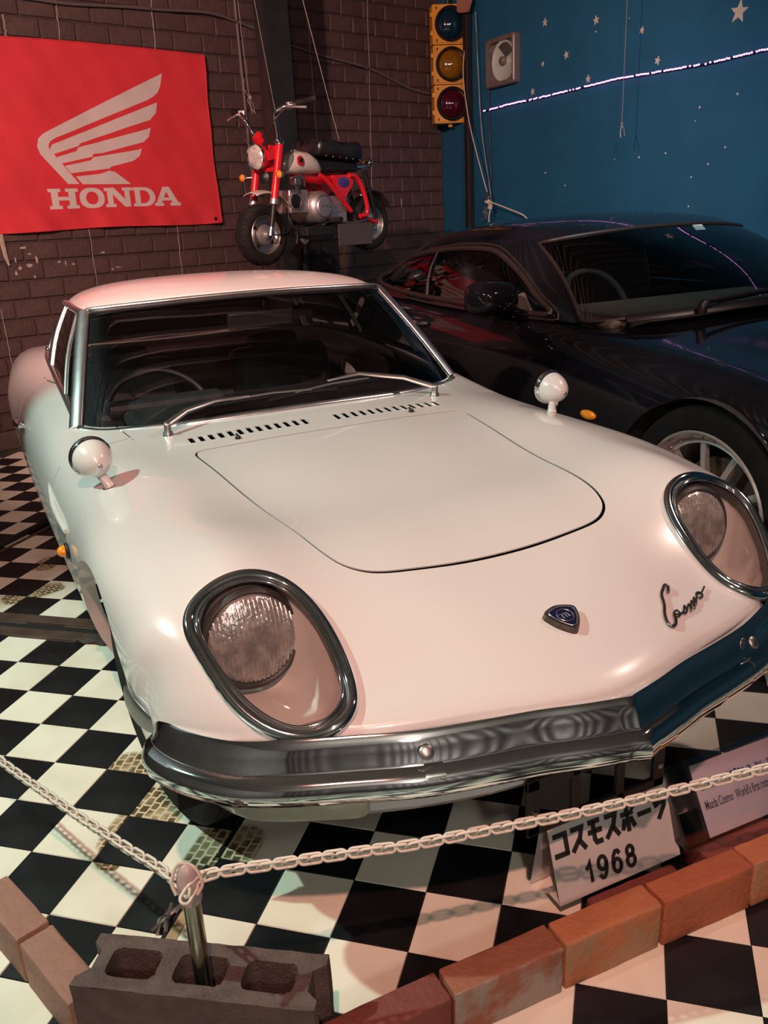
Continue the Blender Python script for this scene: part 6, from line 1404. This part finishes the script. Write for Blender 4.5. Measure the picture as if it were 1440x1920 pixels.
cb = b.build('concrete_block', 'block', None, 40); cb.location = bc_; cb.rotation_euler = (0, 0, ba); tag(cb, 'brown hollow concrete block with three holes holding the chain post', 'concrete block')
# --- barrier post with its cap
po = V3((-.752, .100, .003))
MT['post'] = mat('scuffed_chrome_tube', (.50, .46, .36), .16, 1.0, base2=(.36, .32, .25), nscale=30, rough2=.35)
post = thing('barrier_post', 'short chrome tube post standing in the concrete block with taped top', 'post', po)
MB().tube([V3((0, 0, 0)), V3((0, 0, .342))], .0138, 20).build('tube', 'post', post, 60)
MT['tape'] = mat('pinkish_plastic_cap', (.42, .33, .32), .45, base2=(.36, .28, .27), nscale=40, bump=.2)
MB().lathe([(.0158, .322), (.017, .328), (.018, .340), (.019, .352), (.0175, .366), (.013, .380), (.007, .388), (.0005, .390)], (0, 0, 0), (0, 0, 1), 18, False).build('taped_cap', 'tape', post, 60)
MB().tube(bez([V3((-.022, -.012, .352)), V3((-.024, .0, .368)), V3((-.01, .008, .388)), V3((.010, -.004, .384)), V3((.017, -.018, .362)), V3((.006, -.024, .350))], 30), .0028, 8).build('cord_loop', 'palecord', post, 60)
# --- plastic chain: every link a part
MT['chain'] = mat('off_white_plastic_chain', (.66, .62, .54), .42, base2=(.58, .54, .46), nscale=30)
def link_mesh():
    L, Wd, r = .0158, .0074, .0025; P = []
    for k in range(8): a = math.pi * k / 7 - math.pi / 2; P.append((L - Wd * .6 + Wd * math.cos(a), Wd * math.sin(a), 0))
    for k in range(8): a = math.pi * k / 7 + math.pi / 2; P.append((-L + Wd * .6 + Wd * math.cos(a), Wd * math.sin(a), 0))
    return MB().tube(P, r, 7, True).mesh('chain_link', 60)
lm = link_mesh(); lm.materials.append(MT['chain'])
chL = [(-.760, .088, .358), (-.781, .170, .342), (-.811, .253, .325), (-.843, .337, .312), (-.878, .427, .299), (-.916, .525, .288), (-.957, .634, .274), (-1.003, .752, .265), (-1.06, .90, .262)]
chR = [(-.760, .075, .360), (-.727, .0935, .366), (-.606, .064, .362), (-.477, .032, .355), (-.418, .017, .351), (-.306, -.010, .351), (-.128, -.055, .353), (.03, -.094, .361), (.195, -.134, .370), (.40, -.185, .385)]
chain = thing('chain', 'off-white plastic chain strung from the post across the front of the car', 'chain', po)
pitch = .0195; nlk = 0
for pts, ph in ((chL, 0), (chR, 1)):
    D_ = bez([V3(p) for p in pts], 600); acc = 0; tgt = .004; 
    for i in range(1, len(D_)):
        acc += (D_[i] - D_[i - 1]).length
        if acc >= tgt:
            t = (D_[min(i + 3, len(D_) - 1)] - D_[i - 3 if i > 3 else 0]).normalized(); up = V3((0, 0, 1)); sd_ = up.cross(t).normalized(); up = t.cross(sd_)
            a = math.radians(28 if nlk % 2 else 118); y = sd_ * math.cos(a) + up * math.sin(a); z = t.cross(y)
            o = link('chain_link', lm, chain); o.matrix_local = Matrix.Translation(D_[i] - po) @ Matrix((t, y, z)).transposed().to_4x4(); nlk += 1; tgt += pitch
# --- folded white name card
MT['card'] = mat('white_plastic_card', (.60, .57, .54), .22, base2=(.55, .52, .49), nscale=12, coat=.6)
MT['ink'] = mat('black_ink', (.012, .012, .012), .6, base2=(.016, .016, .016), nscale=40)
A0, A1 = V3((-.084, .066, .032)), V3((.214, .062, .032)); ux = (A1 - A0).normalized(); WC = (A1 - A0).length
yb = V3((-ux.y, ux.x, 0)); lean = math.radians(18); uy = (yb * math.sin(lean) + V3((0, 0, 1)) * math.cos(lean)); nc = uy.cross(ux) * -1
if nc.y > 0: nc = -nc
co_ = A0
card = thing('name_card', 'white folded name card with black katakana and the year 1968', 'sign', co_)
HC = .168
def cd(x, y, z=0): return ux * x + uy * y + nc * z
prof = [(0, 0), (0, HC - .012), (.004, HC - .003), (.012, HC)]
G = []
for y, dz in ((0, 0), (HC * .5, 0), (HC - .014, 0), (HC - .006, -.002), (HC - .001, -.008), (HC, -.014)): G.append([cd(x, y, dz) for x in (0, WC)])
top = cd(0, HC, -.014); 
for k in (.33, .66, 1): G.append([ux * x + (top * (1 - k) + (yb * .10 + V3((0, 0, -.026))) * k) for x in (0, WC)])
cb_ = MB().grid(G).build('folded_sheet', 'card', card, 30)
MB().grid([[ux * x + yb * t + V3((0, 0, .0015)) for x in (0, WC)] for t in (0, .05)]).build('base_flap', 'card', card, 0)
KA = {'コ': [[(.10, .84), (.84, .84), (.84, .14)], [(.06, .16), (.92, .16)]], 'ス': [[(.12, .84), (.80, .84), (.62, .50), (.08, .10)], [(.56, .42), (.90, .08)]], 'モ': [[(.14, .86), (.84, .86)], [(.06, .52), (.92, .52)], [(.42, .86), (.42, .24), (.52, .12), (.90, .12)]],
      'ポ': [[(.06, .68), (.84, .68)], [(.46, .95), (.46, .06)], [(.26, .50), (.08, .16)], [(.68, .50), (.88, .16)], 'o'], 'ー': [[(.06, .48), (.94, .48)]], 'ツ': [[(.12, .82), (.24, .50)], [(.42, .86), (.52, .56)], [(.88, .84), (.76, .46), (.30, .06)]],
      'ロ': [[(.14, .84), (.86, .84), (.86, .14), (.14, .14), (.14, .84)]], 'タ': [[(.40, .95), (.10, .45)], [(.34, .82), (.84, .82), (.62, .40), (.16, .04)], [(.34, .56), (.66, .34)]], 'リ': [[(.22, .86), (.22, .36)], [(.78, .90), (.78, .42), (.36, .05)]], 'エ': [[(.12, .84), (.88, .84)], [(.5, .84), (.5, .14)], [(.04, .14), (.96, .14)]], 'ン': [[(.10, .82), (.34, .64)], [(.14, .12), (.60, .34), (.92, .78)]],
      'は': [[(.16, .9), (.12, .1)], [(.36, .66), (.92, .66)], [(.68, .92), (.68, .2), (.48, .1), (.40, .24), (.60, .34), (.94, .12)]], '世': [[(.04, .62), (.96, .62)], [(.28, .92), (.28, .10), (.92, .10)], [(.54, .92), (.54, .34), (.78, .34)], [(.78, .92), (.78, .34)]],
      '界': [[(.2, .95), (.8, .95), (.8, .55), (.2, .55), (.2, .95)], [(.2, .75), (.8, .75)], [(.5, .95), (.5, .55)], [(.5, .55), (.06, .32)], [(.5, .55), (.94, .32)], [(.36, .36), (.30, .05)], [(.66, .36), (.66, .03)]], '初': [[(.2, .95), (.3, .82)], [(.06, .74), (.42, .74), (.06, .36)], [(.25, .55), (.25, .04)], [(.48, .82), (.92, .82), (.88, .08), (.76, .12)], [(.66, .82), (.62, .4), (.44, .06)]],
      'の': [[(.52, .78), (.44, .28), (.24, .18), (.10, .44), (.36, .80), (.72, .78), (.90, .48), (.74, .16), (.58, .08)]]}
def strokes(ch, x0, y0, w, h, sw, f, name, m, parent, d=.0012):
    for i, P in enumerate(KA[ch]):
        b = MB()
        if P == 'o':
            b.tube([f(x0 + w * (.86 + .10 * math.cos(t)), y0 + h * (.90 + .10 * math.sin(t)), d) for t in np.linspace(0, 6.2832, 17)[:-1]], sw * .3, 6, True)
        else:
            Q_ = [(x0 + w * p[0], y0 + h * p[1]) for p in P]
            L_, R_ = [], []
            for k in range(len(Q_)):
                a = V3((*Q_[k], 0)); t0 = (a - V3((*Q_[k - 1], 0))).normalized() if k > 0 else None; t1 = (V3((*Q_[k + 1], 0)) - a).normalized() if k < len(Q_) - 1 else None
                t0 = t0 or t1; t1 = t1 or t0; t = (t0 + t1).normalized(); n_ = V3((-t.y, t.x, 0)); kk = sw / 2 / max(.45, n_.dot(V3((-t0.y, t0.x, 0))))
                e = t * (-sw * .12 if k == 0 else sw * .12 if k == len(Q_) - 1 else 0); L_.append(a + e + n_ * kk); R_.append(a + e - n_ * kk)
            for k in range(len(Q_) - 1):
                q4 = [L_[k], L_[k + 1], R_[k + 1], R_[k]]
                b.add([f(p.x, p.y, d) for p in q4] + [f(p.x, p.y, 0) for p in q4], [(0, 1, 2, 3), (0, 1, 5, 4), (3, 2, 6, 7), (0, 3, 7, 4), (1, 2, 6, 5)])
        b.build(name, m, parent, 0)
fz = lambda x, y, z: cd(x, y, z + .0008)
x = .006
for ch in 'コスモスポーツ': strokes(ch, x, .086, .036, .056, .0096, fz, 'katakana_stroke', 'ink', cb_); x += .0405
def arcp(cx, cy, rx, ry, a0, a1, n=22): return [(cx + rx * math.cos(math.radians(a0 + (a1 - a0) * i / n)), cy + ry * math.sin(math.radians(a0 + (a1 - a0) * i / n))) for i in range(n + 1)]
KA['1'] = [[(.16, .66), (.34, .72), (.52, .92), (.52, .04)]]
KA['8'] = [arcp(.5, .70, .27, .22, 0, 360), arcp(.5, .26, .33, .26, 0, 360)]
KA['6'] = [arcp(.5, .29, .33, .29, 0, 360), [(.80, .80), (.66, .93), (.46, .94), (.28, .78), (.18, .52), (.17, .30)]]
KA['9'] = [arcp(.5, .67, .33, .29, 0, 360), [(.20, .16), (.34, .03), (.54, .02), (.72, .18), (.82, .44), (.83, .66)]]
x = .066
for ch, wd in (('1', .026), ('9', .031), ('6', .031), ('8', .031)): strokes(ch, x, .020, .028, .044, .0078, fz, 'year_digit', 'ink', cb_); x += wd + .003
# --- clear acrylic stand with a paper notice
MT['acryl'] = glass('clear_acrylic', (.95, .93, .94), .03, 1.45, .03)
MT['notice'] = mat('white_notice_paper', (.64, .62, .66), .6, base2=(.60, .58, .62), nscale=20)
MT['blueink'] = mat('blue_ink', (.03, .05, .30), .6, base2=(.04, .06, .34), nscale=30); MT['greyink'] = mat('grey_ink', (.06, .08, .10), .6, base2=(.08, .10, .12), nscale=30)
N0 = V3((.205, .037, .064)); vx = V3((1, -.03, 0)).normalized(); vb = V3((.03, 1, 0)).normalized(); ln = math.radians(30); vy = vb * math.sin(ln) + V3((0, 0, 1)) * math.cos(ln); vn = vx.cross(vy) 
if vn.y > 0: vn = -vn
std = thing('acrylic_stand', 'clear acrylic sign holder with white paper notice at right edge', 'sign', N0)
WS2, HS2 = .36, .165
def sd2(x, y, z=0): return vx * x + vy * y + vn * z
MB().box(sd2(WS2 / 2, HS2 / 2, .004), (WS2, HS2, .002), Matrix((vx, vy, vn)).transposed()).build('front_pane', 'acryl', std, 0)
MB().box(sd2(WS2 / 2, HS2 / 2, -.003), (WS2, HS2, .002), Matrix((vx, vy, vn)).transposed()).build('back_pane', 'acryl', std, 0)
MB().box(vx * WS2 / 2 + vb * .045 + V3((0, 0, -.001)), (WS2, .09, .003), (0, 0, -.03)).build('base_pane', 'acryl', std, 0)
MB().prism([(0, 0), (.085, .0), (.082, .142)], lambda a, c: vb * a + V3((0, 0, c)) + vx * .0, lambda a, c: vb * a + V3((0, 0, c)) + vx * .003).build('side_pane', 'acryl', std, 0)
pp = MB().box(sd2(.062 + .15, .078, .0005), (.30, .145, .0008), Matrix((vx, vy, vn)).transposed()).build('paper', 'notice', std, 0)
f2 = lambda x, y, z: sd2(.062 + x, .006 + y, .0012 + z)
x = .012
for ch in 'コスモスポーツは世界初の': strokes(ch, x, .088, .0088, .022, .0021, f2, 'notice_stroke', 'blueink', pp, .0004); x += .0102
x += .006
for ch in 'ロータリーエンジン'.replace('ジ', 'ツ'): strokes(ch, x, .088, .0095, .020, .0021, f2, 'notice_stroke', 'blueink', pp, .0004); x += .0108
text_mesh('notice_line', 'Mazda Cosmo  World\'s first rotary engine', .023, 'greyink', pp, lambda a, c, z: f2(.010 + a * .56, .052 + c * 1.15, .0004 + z), .0002, .0001)
# --- floor trims, torn seam, rail
MT['strip'] = mat('brown_metal_threshold', (.075, .048, .040), .45, .3, base2=(.12, .08, .06), nscale=12, bump=.2)
tdir = V3((math.cos(-.7086), math.sin(-.7086), 0)); tup = V3((-tdir.y, tdir.x, 0))
c = V3((-.985, 2.10, .0)); 
th_ = thing('floor_threshold', 'brown metal threshold strip across the tiles left of the car', 'trim', c)
for off, wd, h, m in ((.035, .05, .012, 'strip'), (-.015, .035, .006, 'cavity'), (-.06, .055, .009, 'strip')):
    MB().box(tup * off + tdir * .05 + V3((0, 0, h / 2 + .002)), (1.5, wd, h), (0, 0, -.7086)).build('strip_bar', m, th_, 0, bevel=.002)
MT['foil'] = mat('crumpled_silver_tape', (.55, .52, .48), .25, .9, base2=(.4, .37, .34), nscale=60, bump=.5, bscale=120)
G = [[tdir * (.36 + .20 * i / 10) + tup * (-.10 + .05 * j / 4) + V3((0, 0, .012 + .006 * math.sin(i * 2.1 + j * 1.3))) for j in range(5)] for i in range(11)]
MB().grid(G).build('silver_tape', 'foil', th_, 60)
rl = MB().tube([V3((-1.25, 2.66, .012)), V3((-.95, 2.94, .012)), V3((-.70, 3.20, .012)), V3((-.45, 3.46, .012))], .016, 8).build('floor_rail', 'column', None, 60); tag(rl, 'dark rail lying on the tiles beside the rear of the white car', 'rail')
tr2 = MB().tube([V3((-1.22, 2.60, .006)), V3((-.70, 3.13, .006))], .007, 6).build('rail_cover', 'strip', rl, 60)
MT['wood'] = mat('bare_board', (.42, .31, .17), .7, base2=(.34, .25, .13), nscale=20)
MT['film'] = mat('torn_clear_film', (.20, .19, .18), .12, .2, base2=(.12, .11, .10), nscale=40, coat=1)
sx_ = V3((-.742, .425, .003)); su = V3((.64, .77, 0)).normalized(); sv = V3((su.y, -su.x, 0))
tear = thing('torn_floor_seam', 'torn floor seam with clear film and bare board behind the block', 'floor seam', sx_)
MB().box(sv * .012 + V3((0, 0, .0008)), (.12, .022, .0012), (0, 0, math.atan2(su.y, su.x))).build('bare_board', 'wood', tear, 0)
MB().box(sv * -.004 + su * .02 + V3((0, 0, .0012)), (.26, .008, .0012), (0, 0, math.atan2(su.y, su.x))).build('seam_gap', 'cavity', tear, 0)
for k in range(6):
    rnd = random.Random(k); P = [su * rnd.uniform(-.05, .05) + sv * rnd.uniform(-.03, .0) + V3((0, 0, .003)) for _ in range(3)]
    MB().tube(bez([P[0], P[1] + V3((0, 0, .008)), P[2]], 10), [.004] * 11 if len(bez([P[0], P[1], P[2]], 10)) == 11 else .004, 5).build('film_curl', 'film', tear, 60)
